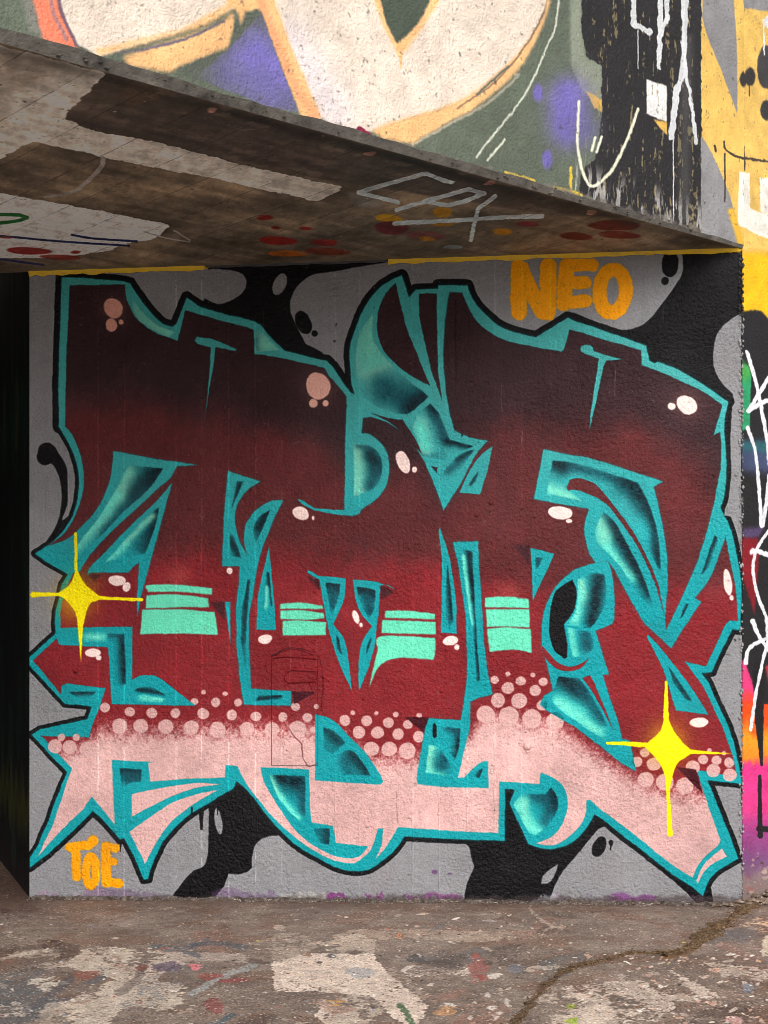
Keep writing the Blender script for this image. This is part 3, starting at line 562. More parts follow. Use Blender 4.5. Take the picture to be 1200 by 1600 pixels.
# ------------------------------------------------------------------ paint on the wall at the right edge
rw_pl = Plane(CR, -FD, ZUP)
cr = Canvas(rw_pl, -0.01, 0.70, -0.05, 4.26, 520, C(30, 27, 30))
cr.a[:] = C(30, 27, 30)
mm = cr.PY < 420
facepaint(cr); keep = cr.a.copy(); cr.a[:] = C(30, 27, 30)
def R(pts, col, soft=.8, **k): return cr.poly(pts, col, soft, **k)
R("1150,372 1260,372 1260,520 1200,498 ~1185,485 1150,488", C(240,186,14), 1.5); cr.stroke("1150,372 1260,392", 16, C(205,150,70), soft=8)
R("1150,570 ~1168,572 1174,590 ~1172,640 1172,665 1150,680", C(40,150,100), 1.2); R("1150,560 1172,572 1172,590 1150,600", C(70,165,75), 5)
R("1150,690 1260,690 1260,742 1150,736", C(62,72,104), 7); R("1150,690 1260,690 1260,708 1150,704", C(40,96,104), 5)
R("1158,826 1195,822 1186,838 1165,846", C(84,66,104), 4); R("1150,842 1185,840 ~1186,868 1179,962 ~1168,925 1150,870", C(128,16,28), 2.5)
Y = cr.PY; t = [(1030, C(214,60,120)), (1075, C(232,60,128)), (1098, C(236,70,20)), (1130, C(236,84,10)), (1155, C(244,150,30)), (1180, C(240,140,30)), (1198, C(220,50,130)), (1262, C(226,60,135)), (1300, C(160,62,130)), (1345, C(120,74,120)), (1375, C(130,110,112)), (1420, C(128,112,100))]
ys = [a for a, _ in t]; nz = fbm(cr.h, cr.w, 22, 3)
mixc = np.stack([np.interp(Y + (nz-.5)*26, ys, [c_[k] for _, c_ in t]) for k in range(3)], -1).astype(np.float32)
xe = np.interp(Y, [1030, 1060, 1100, 1500], [1166, 1176, 1400, 1400]); mk = sstep(1028, 1036, Y) * sstep(2, -2, cr.PX - np.where(Y < 1100, np.interp(Y, [1030, 1060, 1100], [1163, 1174, 1184]), 1400) )
cr.a += (mixc - cr.a) * mk[..., None].astype(np.float32)
cr.stroke("1186,1040 1186,1120 1190,1195", [9, 7, 2], C(24,20,24)); cr.stroke("1187,1213 1188,1306", [2.6, 4], C(24,20,24)); cr.stroke("1186,1295 1240,1300", 4.5, C(24,20,24)); R("1196,1040 1260,1040 1260,1100 1205,1090", C(200,50,60), 3)
WW = C(226,226,230)
for tt, r in (("1167,550 ~1182,600 1198,683 1204,740", 3), ("1202,588 ~1188,612 1169,642", 3.2), ("1169,642 ~1190,630 1230,612", 3.6), ("1168,668 ~1180,705 1186,760 1190,822", [3.2, 2.4, 3]), ("1202,742 ~1197,790 1191,822", 3),
              ("1202,828 ~1183,858 ~1177,889 ~1184,931 1197,963 1200,1000 1190,1040 1182,1078 1173,1140", 2.6), ("1176,861 ~1190,863 1230,880", 3.6), ("1176,970 ~1190,1000 1235,1060", [3.5, 2.6]), ("1165,1036 ~1170,1014 ~1190,1001 1235,985", 3.2)):
    cr.stroke(tt, r, WW, rough=.6)
P_ = ell(1176, 862, 5, 5); R(P_, WW); cr.speck(40, (1160,1330,1215,1400), (1,5), [C(60,50,50),C(190,170,150),C(150,90,90)], (.4,.9))
fade = sstep(402, 384, Y + (nz-.5)*12)
cr.a = cr.a*(1-fade[..., None]) + keep*fade[..., None]
cr.a *= (1 + (nz-.5)*.2)[..., None]; cr.warp(2, 8); IMG_RIGHT = cr.image('right_wall_paint', edgefade(cr, 50, False, True, False, False))

# ------------------------------------------------------------------ paint under the overhang
cs = Canvas(soff_pl, -0.95, 2.95, -0.25, 2.95, 380, C(112, 94, 76))
f1 = fbm(cs.h, cs.w, 16, 4); f2 = fbm(cs.h, cs.w, 90, 5); f3 = fbm(cs.h, cs.w, 40, 4, cx=12)
cs.a *= (1 + (f2-.5)*.9)[..., None]; cs.a += (C(150,124,94) - cs.a) * (sstep(.52, .75, f2)*.5)[..., None]
def S(pts, col, soft=1.0, **k): return cs.poly(pts, col, soft, **k)
S("167,112 700,262 980,340 860,336 760,320 560,288 450,272 386,259 232,219 142,204 100,184", C(72,60,54), 3, alpha=.85)
S("190,130 250,140 270,152 200,165", C(92,70,52), 5, alpha=.7)
PL = C(208,194,178)
S("-400,-40 0,71 165,114 99,184 142,204 232,219 386,259 450,274 537,292 522,303 496,315 450,304 406,296 337,279 225,259 160,246 124,236 52,221 22,236 0,248 -400,260", PL, .8, rough=.7)
S("-400,262 0,302 161,330 268,352 240,375 205,378 169,392 100,402 -400,412", C(232,222,212), .8, rough=.8)
S("-400,60 0,72 110,100 60,130 0,150 -400,160", C(160,140,122), 6, alpha=.6)
cs.stroke("161,248 ~157,262 ~127,292 ~105,302 70,308", [4, 3, 1.5], C(150,138,126), soft=1)
grn = C(24,92,36); blu = C(22,32,74)
for t_ in ("-40,334 30,336 43,340", "43,340 ~22,346 -40,352"): cs.stroke(t_, 2.6, grn)
for t_ in ("-60,362 ~80,376 202,384", "112,367 ~150,373 214,377", "-60,400 0,405 68,414"): cs.stroke(t_, 1.6, blu)
for x, y, a, b, c_ in ((414,340,13,4,C(120,16,14)),(431,356,7,2.5,C(120,16,14)),(434,376,28,7,C(128,20,16)),(477,357,9,3,C(120,16,14)),(507,379,22,5,C(130,24,16)),(449,396,32,4.5,C(176,88,20)),(511,393,34,6,C(110,40,20)),
    (607,341,21,6.5,C(186,130,10)),(691,332,16,8,C(186,126,14)),(785,362,16,5,C(186,120,14)),(612,356,28,10,C(110,32,40)),(665,368,30,7,C(120,60,60)),(690,350,18,4,C(160,110,20)),(667,373,12,4,C(170,110,20)),(960,352,40,8,C(92,10,16)),(900,369,25,6,C(92,12,16)),(967,367,32,6,C(92,12,16)),(825,350,18,4,C(110,26,40)),
    (45,392,34,6,C(126,18,14)),(95,402,34,4,C(120,34,24)),(118,394,8,2.5,C(120,18,14)),(10,371,10,2,C(120,30,30))):
    S(ell(x, y, a, b, 2, wob=.06), c_, 1.6, alpha=.88)
TG = C(182,186,184)
for t_ in ("706,285 695,283 669,272 661,272 ~610,286 560,301 622,316", "620,328 669,313 732,296 757,302 ~730,313 699,321 672,316", "774,307 747,326 741,350 736,375", "616,349 ~700,345 ~780,340 847,338"): cs.stroke(t_, 3.3, TG, rough=1)
S(ell(708,386,15,3), C(120,124,124), 1); S("700,282 712,284 706,288", TG)
for x, y in ((331,172),(578,240),(765,286),(924,332)): S(ell(x, y, 9, 3.5, wob=.2), C(190,130,112), .8)
S("540,300 580,312 600,320 560,325", C(130,126,122), 4, alpha=.6)
cs.stroke("272,360 ~285,368 297,376", 1.2, C(150,142,134)); cs.stroke("225,362 ~260,372 296,378", 1, C(160,150,142))
# board joints run square to the overhang's edge: carried in photo-independent soffit coordinates
uu = cs.u0 + (np.arange(cs.w)+.5)/cs.ppm; vv = cs.v1 - (np.arange(cs.h)+.5)/cs.ppm; UU, VV = np.meshgrid(uu, vv)
XX = soff_pl.P0[0] + UU*soff_pl.U[0] + VV*soff_pl.V[0]; YY = soff_pl.P0[1] + UU*soff_pl.U[1] + VV*soff_pl.V[1]
along = (XX - CR[0])*FD[0] + (YY - CR[1])*FD[1]
fr = np.abs(((along/.19 + .3) % 1) - .5) * .19
ln = np.exp(-(fr/.0022)**2) * (.35 + .5*(f1 > .5)); cs.a *= (1 - ln*.42)[..., None]
idx = np.floor(along/.19 + .8).astype(int); tone = np.random.default_rng(3).uniform(.92, 1.07, 400)[idx % 400]; cs.a *= tone[..., None].astype(np.float32)
acr = (XX - CR[0])*FN[0] + (YY - CR[1])*FN[1]
cs.a *= (1 + (f3-.5)*.35 + (f1-.5)*.22)[..., None]
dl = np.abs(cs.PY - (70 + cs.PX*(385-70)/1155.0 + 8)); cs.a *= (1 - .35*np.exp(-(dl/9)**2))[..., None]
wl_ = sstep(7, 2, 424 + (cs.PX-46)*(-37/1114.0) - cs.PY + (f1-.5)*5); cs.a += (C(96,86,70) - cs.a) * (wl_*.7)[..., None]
cs.speck(240, (0, 90, 1000, 400), (.8, 2.6), [C(40,34,32), C(160,146,130), C(60,50,44)], (.3, .8), flat=.5)
cs.a *= 1.22
sa = np.clip(((along + 3) * 60).astype(int), 0, 899); sb = np.clip(((acr + 4) * 260).astype(int), 0, 2099)
grainy = blur(fbm(900, 2100, 14, 5, cx=7)[sa, sb], 3.0); cs.a *= (1 + (grainy - .5) * .6)[..., None]; blot = sstep(.56, .66, fbm(cs.h, cs.w, 22, 5)*.6 + grainy*.4)
cs.a += (C(168, 146, 122) - cs.a) * (blot * .28)[..., None]
pits = fbm(cs.h, cs.w, 3.2, 2) > .86; cs.a *= (1 - .4*blur(pits.astype(np.float32), .5))[..., None]
cs.a *= (1 + (fbm(cs.h, cs.w, 5, 4) - .5)*.14)[..., None]
cs.warp(1.0, 8); cs.a *= np.array([.965, .985, 1.02], np.float32); cs.sharpen(1.6, .8); IMG_SOFFIT = cs.image('soffit_paint', edgefade(cs, 40))

# ------------------------------------------------------------------ paint and dirt on the ground in front of the wall
cg = Canvas(ground_pl, -2.4, 2.0, 3.55, 7.4, 420, C(114, 101, 92))
f1 = fbm(cg.h, cg.w, 10, 4); f2 = fbm(cg.h, cg.w, 100, 5); f3 = fbm(cg.h, cg.w, 26, 4); f4 = fbm(cg.h, cg.w, 4, 2); f5 = fbm(cg.h, cg.w, 70, 6, cx=34)
cg.a *= (1 + (f2-.5)*.35 + (f3-.5)*.25)[..., None]
cg.a += (C(134,124,114) - cg.a) * (sstep(.5, .75, fbm(cg.h, cg.w, 45, 5))*.5)[..., None]
cg.a += (C(104,76,62) - cg.a) * (sstep(.5, .7, fbm(cg.h, cg.w, 60, 4)) * .45)[..., None]
def worn(pts, col, amt=.55, soft=5, al=.95):
    M4 = cg.mask(pts, 20)
    if M4 is None: return
    m4, a0, b0, a1, b1 = M4; nn = .5 + 1.5*(f1[b0:b1, a0:a1]*.34 + f3[b0:b1, a0:a1]*.24 + f4[b0:b1, a0:a1]*.42 - .5)
    e = blur(m4, soft); k4 = sstep(.5-.10, .5+.08, e*amt*1.3 + (nn - .5)*1.25 + (f5[b0:b1, a0:a1]-.5)*1.5 - (1-e)*.3 + (.5-amt)*.2) * (e > .03)
    cg.put((k4*(.7+.3*f3[b0:b1, a0:a1]), a0, b0, a1, b1), col, al)
worn("-20,1530 40,1490 110,1480 100,1510 60,1560 110,1556 140,1520 170,1505 180,1520 120,1560 80,1590 -20,1610", C(84,86,88), .5)
worn("90,1500 150,1478 225,1485 260,1478 300,1486 285,1500 250,1530 300,1540 290,1560 280,1585 200,1575 160,1610 100,1610 95,1570 130,1545 180,1530 140,1520 80,1510", C(180,168,154), .62)
worn("35,1535 70,1520 110,1535 75,1552", C(180,172,160), .6); worn("240,1485 380,1490 400,1505 260,1502", C(156,144,134), .5)
worn("424,1504 470,1490 584,1490 610,1524 674,1571 650,1610 617,1592 580,1556 500,1550 426,1549", C(208,192,178), .74, 3)
worn("418,1460 470,1455 500,1480 440,1504 425,1500", C(142,130,118), .6, 3)
worn("620,1508 730,1506 740,1530 690,1524 635,1530", C(196,184,172), .5); worn("500,1462 560,1452 640,1448 720,1455 830,1450 840,1465 740,1472 600,1468", C(150,134,120), .46)
worn("490,1560 520,1556 520,1590 495,1595", C(200,186,174), .55); worn("730,1500 765,1490 770,1530 735,1540", C(140,90,84), .4)
worn("880,1540 1000,1530 1060,1560 1020,1610 880,1610", C(176,162,150), .40); worn("1040,1510 1100,1540 1140,1560 1090,1560", C(186,172,160), .45)
worn("1150,1445 1215,1420 1215,1470 1180,1460", C(196,170,140), .45)
for k_ in range(70):
    x_, y_ = random.uniform(0, 1200), random.uniform(1440, 1640); a_ = random.uniform(10, 60)
    worn(' '.join('%.0f,%.0f' % p_ for p_ in ell(x_, y_, a_, a_*random.uniform(.2, .5), random.uniform(-15, 15), n=9, wob=.35)), random.choice([C(178,164,150), C(150,136,124), C(84,68,58), C(90,92,94), C(128,98,86), C(190,176,162), C(70,58,52)]), random.uniform(.36, .5), 4, .7)
def G(pts, col, soft=1.4, **k): return cg.poly(pts, col, soft, **k)
SLT = C(74,80,88)
for t_, r, c_ in (("240,1478 ~270,1484 ~330,1474 382,1481", 4, SLT), ("290,1488 310,1494", 4, SLT), ("300,1480 325,1468", 3, SLT), ("398,1509 ~350,1525 300,1552", 4.5, C(146,152,154)), ("110,1530 70,1562 40,1578", 6, C(78,76,80)),
    ("226,1500 ~215,1530 185,1552", 6, C(98,88,84)), ("342,1600 365,1585", 4, C(60,80,90)), ("625,1571 ~636,1584 648,1606", 5, C(28,66,34)), ("60,1470 ~95,1472 90,1478", 1.2, C(60,40,38)), ("0,1500 ~40,1492 80,1485", 2.2, C(190,180,166)),
    ("232,1518 ~250,1508 300,1506", 1.4, C(190,170,160)), ("470,1476 ~540,1472 620,1466", 1.3, C(176,158,140)), ("1100,1505 1180,1512", 1.2, C(196,180,168)), ("828,1420 ~850,1440 878,1450", 1.4, C(176,160,146)), ("878,1446 ~855,1450 845,1462", 1.3, C(176,160,146))):
    cg.stroke(t_, r, c_, soft=1.4, rough=3.5, alpha=.62)
for x, y, a, b, c_ in ((262,1511,22,9,C(84,72,92)),(304,1511,9,5,C(226,116,128)),(135,1524,18,8,C(124,74,64)),(222,1512,10,6,C(104,56,48)),(258,1482,9,3,C(140,96,80)),(326,1526,16,6,C(132,66,60)),(365,1532,22,4,C(128,60,60)),(334,1571,16,12,C(124,62,62)),
    (80,1574,10,7,C(160,152,142)),(518,1494,7,4,C(70,74,78)),(554,1489,9,4.5,C(74,62,54)),(499,1504,4,2,C(64,58,56)),(480,1492,9,4,C(124,96,80)),(649,1498,13,8,C(62,64,66)),(624,1462,3,4,C(214,110,60)),(562,1520,22,10,C(158,160,162)),
    (773,1526,9,6,C(222,216,206)),(762,1555,5,4,C(214,206,198)),(769,1574,7,4,C(220,212,204)),(792,1566,5,5,C(200,194,188)),(780,1582,5,3,C(214,206,198)),(776,1589,4,3,C(214,206,198)),(702,1570,9,5,C(216,214,208)),(735,1590,4,4,C(214,206,198)),
    (749,1528,11,5,C(146,66,62)),(743,1494,7,5,C(150,76,70)),(696,1579,16,8,C(176,128,84)),(524,1567,10,5,C(186,140,70)),(584,1572,7,4,C(90,80,74)),(1200,1478,11,16,C(214,206,182)),(892,1572,7,4,C(140,160,50)),(894,1594,10,5,C(150,190,40)),
    (1147,1593,16,8,C(190,150,150)),(1168,1545,8,8,C(120,132,150)),(806,1514,14,8,C(104,108,118)),(1125,1475,5,4,C(170,140,124)),(1132,1524,7,3,C(190,180,170)),(179,1500,5,2.5,C(206,198,186)),(194,1501,4,2,C(206,198,186)),(180,1466,6,2,C(196,188,176)),
    (195,1443,12,4,C(146,134,124)),(141,1446,5,3,C(120,120,124)),(348,1452,12,10,C(104,82,72)),(8,1423,7,4,C(58,42,40)),(70,1480,4,2.5,C(48,36,38)),(660,1428,12,2,C(206,184,168)),(652,1447,4,2,C(206,184,168)),(625,1429,8,1.5,C(190,170,156)),(765,1438,9,2,C(150,150,150)),(755,1428,5,2,C(160,150,144))):
    G(ell(x, y, a, b, random.uniform(-5, 5), n=16, wob=.16), c_*.8 + C(120, 106, 96)*.2, 1.0, alpha=.8, rough=(1.2 if a > 7 else 0))
W_ = [C(206,196,184), C(190,178,166), C(214,206,196), C(170,156,146)]
cg.speck(900, (0, 1412, 1200, 1620), (.5, 2.2), W_, (.4, .95), flat=.6); cg.speck(620, (860, 1490, 1230, 1640), (.8, 5.5), W_ + [C(196,160,140)], (.5, 1), flat=.6)
cg.speck(260, (0, 1480, 480, 1640), (.8, 5), W_ + [C(120,124,130), C(130,80,74)], (.4, .9), flat=.6); cg.speck(420, (440, 1430, 900, 1640), (.6, 4), W_ + [C(130,90,80)], (.4, .9), flat=.6)
cg.speck(700, (0, 1408, 1230, 1640), (.5, 2.4), [C(56,46,42), C(72,56,48), C(44,38,40)], (.4, .9), flat=.6); cg.speck(120, (0, 1450, 1230, 1640), (.7, 3), [C(190,130,80), C(170,90,80), C(110,130,160), C(190,180,90)], (.4, .9), flat=.6)
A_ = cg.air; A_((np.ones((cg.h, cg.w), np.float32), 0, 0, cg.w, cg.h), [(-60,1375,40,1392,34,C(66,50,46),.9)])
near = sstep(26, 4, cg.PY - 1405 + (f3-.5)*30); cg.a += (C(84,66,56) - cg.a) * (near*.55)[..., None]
cg.stroke("1230,1376 1165,1420 ~1130,1445 ~1100,1465 ~1075,1484 1040,1494", 4.5, C(104,74,46), soft=5, rough=6, alpha=.8)
cg.stroke("1040,1490 ~990,1488 ~950,1500 ~900,1510 ~870,1526 ~840,1556 ~815,1585 790,1620", [1, 1.6, 3.5, 4, 5.5], C(84,62,46), soft=4, rough=6, alpha=.7)
cg.stroke("1138,1440 ~1110,1458 1090,1470", 3, C(40,28,26), soft=2, rough=2)
cg.a *= (1 + (f1-.5)*.28 + (f4-.5)*.16)[..., None]
cg.warp(1.5, 6)
ex = np.minimum(np.minimum(np.arange(cg.w)[None] , np.arange(cg.w)[::-1][None]) / 90.0, 1) * np.minimum(np.minimum(np.arange(cg.h)[:, None], np.arange(cg.h)[::-1][:, None]) / 90.0, 1)
ff = fbm(cg.h, cg.w, 2.6, 2); gate = fbm(cg.h, cg.w, 50, 4)
cg.a += (C(190,176,164) - cg.a) * (((ff > .76) * (gate > .46)) * .6)[..., None]; cg.a += (C(58,46,42) - cg.a) * (((ff < .22) * (gate < .56)) * .6)[..., None]
cg.sharpen(1.5, .8); cg.a = np.clip(cg.a*np.array([1.15, 1.13, 1.12], np.float32), 0, 1)
IMG_GROUND = cg.image('ground_paint', np.clip(ex, 0, 1).astype(np.float32))


# ------------------------------------------------------------------ materials
def nodes(name):
    m = bpy.data.materials.new(name); m.use_nodes = True; nt = m.node_tree; b = nt.nodes['Principled BSDF']; return m, nt, b
def noise_node(nt, co, scale, detail=4, rough=.55, dist=0.0):
    n = nt.nodes.new('ShaderNodeTexNoise'); n.inputs['Scale'].default_value = scale; n.inputs['Detail'].default_value = detail
    n.inputs['Roughness'].default_value = rough; n.inputs['Distortion'].default_value = dist; nt.links.new(co, n.inputs['Vector']); return n.outputs['Fac']
def mathn(nt, op, a, b=None):
    n = nt.nodes.new('ShaderNodeMath'); n.operation = op
    for i, v in enumerate((a, b)):
        if v is None: continue
        if isinstance(v, (int, float)): n.inputs[i].default_value = v
        else: nt.links.new(v, n.inputs[i])
    return n.outputs[0]
def ramp(nt, f, stops):
    n = nt.nodes.new('ShaderNodeValToRGB'); nt.links.new(f, n.inputs[0]); e = n.color_ramp.elements
    while len(e) < len(stops): e.new(.5)
    for k, (p, c) in enumerate(stops): e[k].position = p; e[k].color = (*c, 1) if len(c) == 3 else c
    return n
def bump_stack(nt, b, layers, strength=1.0):
    """layers: (height socket, distance in metres)"""
    prev = None
    for h, d in layers:
        n = nt.nodes.new('ShaderNodeBump'); n.inputs['Distance'].default_value = d; n.inputs['Strength'].default_value = strength
        nt.links.new(h, n.inputs['Height'])
        if prev: nt.links.new(prev, n.inputs['Normal'])
        prev = n.outputs[0]
    nt.links.new(prev, b.inputs['Normal'])
def painted(name, img, rough, layers_fn, far=None, uvname='metres', spec=.3, grain=None):
    m, nt, b = nodes(name)
    uv = nt.nodes.new('ShaderNodeUVMap'); uv.uv_map = uvname
    t = nt.nodes.new('ShaderNodeTexImage'); t.image = img; t.extension = 'CLIP'; t.interpolation = 'Cubic'
    nt.links.new(uv.outputs[0], t.inputs[0])
    co = nt.nodes.new('ShaderNodeNewGeometry').outputs['Position']
    col = t.outputs['Color']
    if far:
        r = ramp(nt, noise_node(nt, co, far[0], 6, .62), far[1]); mx = nt.nodes.new('ShaderNodeMix'); mx.data_type = 'RGBA'
        nt.links.new(t.outputs['Alpha'], mx.inputs['Factor']); nt.links.new(r.outputs[0], mx.inputs['A']); nt.links.new(col, mx.inputs['B']); col = mx.outputs['Result']
    if grain:
        gr_ = ramp(nt, noise_node(nt, co, grain[0], 3, .7), [(.30, (grain[1],)*3), (.5, (1, 1, 1)), (.72, (grain[2],)*3)])
        mg = nt.nodes.new('ShaderNodeMix'); mg.data_type = 'RGBA'; mg.blend_type = 'MULTIPLY'; mg.inputs['Factor'].default_value = 1.0
        nt.links.new(col, mg.inputs['A']); nt.links.new(gr_.outputs[0], mg.inputs['B']); col = mg.outputs['Result']
    nt.links.new(col, b.inputs['Base Color'])
    rn = noise_node(nt, co, 3.0, 3); r2 = nt.nodes.new('ShaderNodeMapRange'); nt.links.new(rn, r2.inputs[0])
    r2.inputs['To Min'].default_value = rough - .1; r2.inputs['To Max'].default_value = rough + .1; nt.links.new(r2.outputs[0], b.inputs['Roughness'])
    b.inputs['Specular IOR Level'].default_value = spec
    bump_stack(nt, b, layers_fn(nt, co)); return m
def L_wall(nt, co):
    a = noise_node(nt, co, 72, 3, .55); v = nt.nodes.new('ShaderNodeTexVoronoi'); v.inputs['Scale'].default_value = 26; nt.links.new(co, v.inputs['Vector'])
    blob = mathn(nt, 'MAXIMUM', mathn(nt, 'SUBTRACT', .26, v.outputs['Distance']), 0.0)
    gate = mathn(nt, 'GREATER_THAN', noise_node(nt, co, 7, 2), .58)
    sp = nt.nodes.new('ShaderNodeSeparateXYZ'); nt.links.new(co, sp.inputs[0])
    st = nt.nodes.new('ShaderNodeVectorMath'); st.operation = 'MULTIPLY'; st.inputs[1].default_value = (1, 1, .08); nt.links.new(co, st.inputs[0])
    pm = nt.nodes.new('ShaderNodeMapRange'); nt.links.new(noise_node(nt, co, 3.2, 3), pm.inputs[0]); pm.inputs['From Min'].default_value = .35; pm.inputs['From Max'].default_value = .65; pm.inputs['To Min'].default_value = .45; pm.inputs['To Max'].default_value = 1.25
    a = mathn(nt, 'MULTIPLY', a, pm.outputs[0])
    return [(noise_node(nt, co, 1.6, 3), .02), (noise_node(nt, st.outputs[0], 28, 2), .0025), (a, .0088), (noise_node(nt, co, 130, 3), .0034), (mathn(nt, 'MULTIPLY', blob, gate), .012)]
def L_face(nt, co):
    return [(noise_node(nt, co, 4, 3), .02), (noise_node(nt, co, 90, 4, .6), .0056), (noise_node(nt, co, 150, 2), .002)]
def L_soffit(nt, co):
    return [(noise_node(nt, co, 3, 3), .01), (noise_node(nt, co, 40, 5, .6), .002)]
def L_ground(nt, co):
    return [(noise_node(nt, co, 2.2, 4), .02), (noise_node(nt, co, 30, 5, .6), .007), (noise_node(nt, co, 150, 3, .6), .005)]
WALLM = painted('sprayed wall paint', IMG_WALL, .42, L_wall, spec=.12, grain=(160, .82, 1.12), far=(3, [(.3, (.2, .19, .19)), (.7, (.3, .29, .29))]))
FACEM = painted('painted render', IMG_FACE, .62, L_face, far=(1.2, [(.38, (.10, .12, .09)), (.46, (.16, .17, .14)), (.54, (.55, .45, .35)), (.64, (.70, .60, .49))]))
RIGHTM = painted('painted render right', IMG_RIGHT, .5, L_face, far=(1.4, [(.40, (.02, .018, .02)), (.48, (.3, .29, .29)), (.56, (.75, .45, .05)), (.64, (.6, .06, .2))]))
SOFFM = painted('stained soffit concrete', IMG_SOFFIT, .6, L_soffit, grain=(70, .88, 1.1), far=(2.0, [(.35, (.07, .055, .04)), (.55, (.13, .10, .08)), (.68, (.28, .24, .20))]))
GROUNDM = painted('paint spattered ground', IMG_GROUND, .62, L_ground, grain=(150, .55, 1.5), far=(1.3, [(.3, (.20, .17, .145)), (.5, (.27, .24, .21)), (.62, (.34, .31, .28)), (.72, (.46, .42, .38))]))  # unseen ground beyond the raster is made paler to bounce light onto the soffit
def simple(name, stops, scale, rough, bumps, spec=.4):
    m, nt, b = nodes(name); co = nt.nodes.new('ShaderNodeNewGeometry').outputs['Position']
    r = ramp(nt, noise_node(nt, co, scale, 6, .62), stops); nt.links.new(r.outputs[0], b.inputs['Base Color']); b.inputs['Roughness'].default_value = rough
    b.inputs['Specular IOR Level'].default_value = spec
    bump_stack(nt, b, [(noise_node(nt, co, s, 5, .6), d) for s, d in bumps]); return m
BOARDM = simple('charcoal paint', [(.3, (.008, .008, .009)), (.6, (.014, .013, .014)), (.76, (.03, .03, .015))], 5, .7, [(14, .006), (70, .003)])
EDGEM = simple('edge concrete', [(.30, (.045, .04, .035)), (.45, (.105, .094, .082)), (.60, (.15, .135, .118)), (.72, (.24, .22, .19))], 11, .85, [(9, .012), (45, .004), (160, .0015)])
CONC = simple('weathered concrete', [(.28, (.085, .075, .065)), (.48, (.20, .185, .165)), (.62, (.28, .26, .24)), (.76, (.13, .115, .10))], 14, .85, [(9, .01), (60, .006), (180, .002)])
def left_mat():
    m, nt, b = nodes('black painted concrete'); co = nt.nodes.new('ShaderNodeNewGeometry').outputs['Position']
    sp = nt.nodes.new('ShaderNodeSeparateXYZ'); nt.links.new(co, sp.inputs[0])
    st = nt.nodes.new('ShaderNodeVectorMath'); st.operation = 'MULTIPLY'; st.inputs[1].default_value = (1, 1, .25); nt.links.new(co, st.inputs[0])
    n = noise_node(nt, st.outputs[0], 9, 5)
    zz = mathn(nt, 'ADD', sp.outputs['Z'], mathn(nt, 'MULTIPLY', mathn(nt, 'SUBTRACT', n, .5), .5))
    mr = nt.nodes.new('ShaderNodeMapRange'); nt.links.new(zz, mr.inputs[0]); mr.inputs['From Min'].default_value = 0; mr.inputs['From Max'].default_value = 2.8
    b.inputs['Specular IOR Level'].default_value = .06
    r = ramp(nt, mr.outputs[0], [(.0, (.03, .022, .02)), (.07, (.010, .010, .010)), (.12, (.06, .055, .01)), (.17, (.007, .007, .008)), (.62, (.006, .006, .007)), (.70, (.006, .02, .012)), (.79, (.008, .008, .008)), (.90, (.03, .03, .03)), (.96, (.09, .085, .08))])
    nt.links.new(r.outputs[0], b.inputs['Base Color']); b.inputs['Roughness'].default_value = .7
    n2_ = noise_node(nt, st.outputs[0], 5, 6); r2 = ramp(nt, n2_, [(.56, (.0045, .0045, .005)), (.60, (.006, .03, .018)), (.64, (.005, .005, .005)), (.69, (.05, .042, .012)), (.74, (.02, .018, .018))])
    mx = nt.nodes.new('ShaderNodeMix'); mx.data_type = 'RGBA'; mx.inputs['Factor'].default_value = .5
    nt.links.new(r.outputs[0], mx.inputs['A']); nt.links.new(r2.outputs[0], mx.inputs['B']); nt.links.new(mx.outputs['Result'], b.inputs['Base Color'])
    bump_stack(nt, b, [(noise_node(nt, st.outputs[0], 12, 4), .010), (noise_node(nt, co, 60, 4), .006)]); return m
LEFTM = left_mat()
DIRT = simple('brown dirt and litter', [(.35, (.045, .024, .012)), (.5, (.12, .070, .034)), (.62, (.21, .13, .065)), (.75, (.36, .25, .15))], 90, .95, [(120, .008)])
CRUMB = simple('grit and paint flakes', [(.35, (.07, .05, .04)), (.5, (.18, .13, .10)), (.6, (.34, .29, .25)), (.7, (.6, .55, .5))], 45, .85, [(90, .002)])
BASED = simple('dirt drift', [(.35, (.035, .025, .02)), (.5, (.085, .065, .055)), (.62, (.15, .12, .10)), (.72, (.36, .31, .28))], 55, .95, [(90, .006)])
RUBM = simple('broken mortar', [(.35, (.07, .05, .035)), (.5, (.17, .12, .085)), (.6, (.28, .21, .16)), (.7, (.45, .36, .33))], 24, .9, [(60, .004)])
CRUSTG = simple('grey paint crust', [(.4, (.26, .25, .25)), (.6, (.34, .33, .33))], 20, .5, [(70, .003)])
CRUSTB = simple('black paint crust', [(.4, (.015, .013, .015)), (.6, (.03, .028, .03))], 20, .4, [(70, .003)])
YELM = simple('yellow edge paint', [(.30, (.45, .32, .10)), (.42, (.72, .44, .02)), (.7, (.80, .50, .01))], 30, .5, [(60, .003)])
DRAIN = simple('dark cavity', [(.3, (.03, .012, .014)), (.7, (.07, .03, .03))], 10, .9, [(20, .002)])

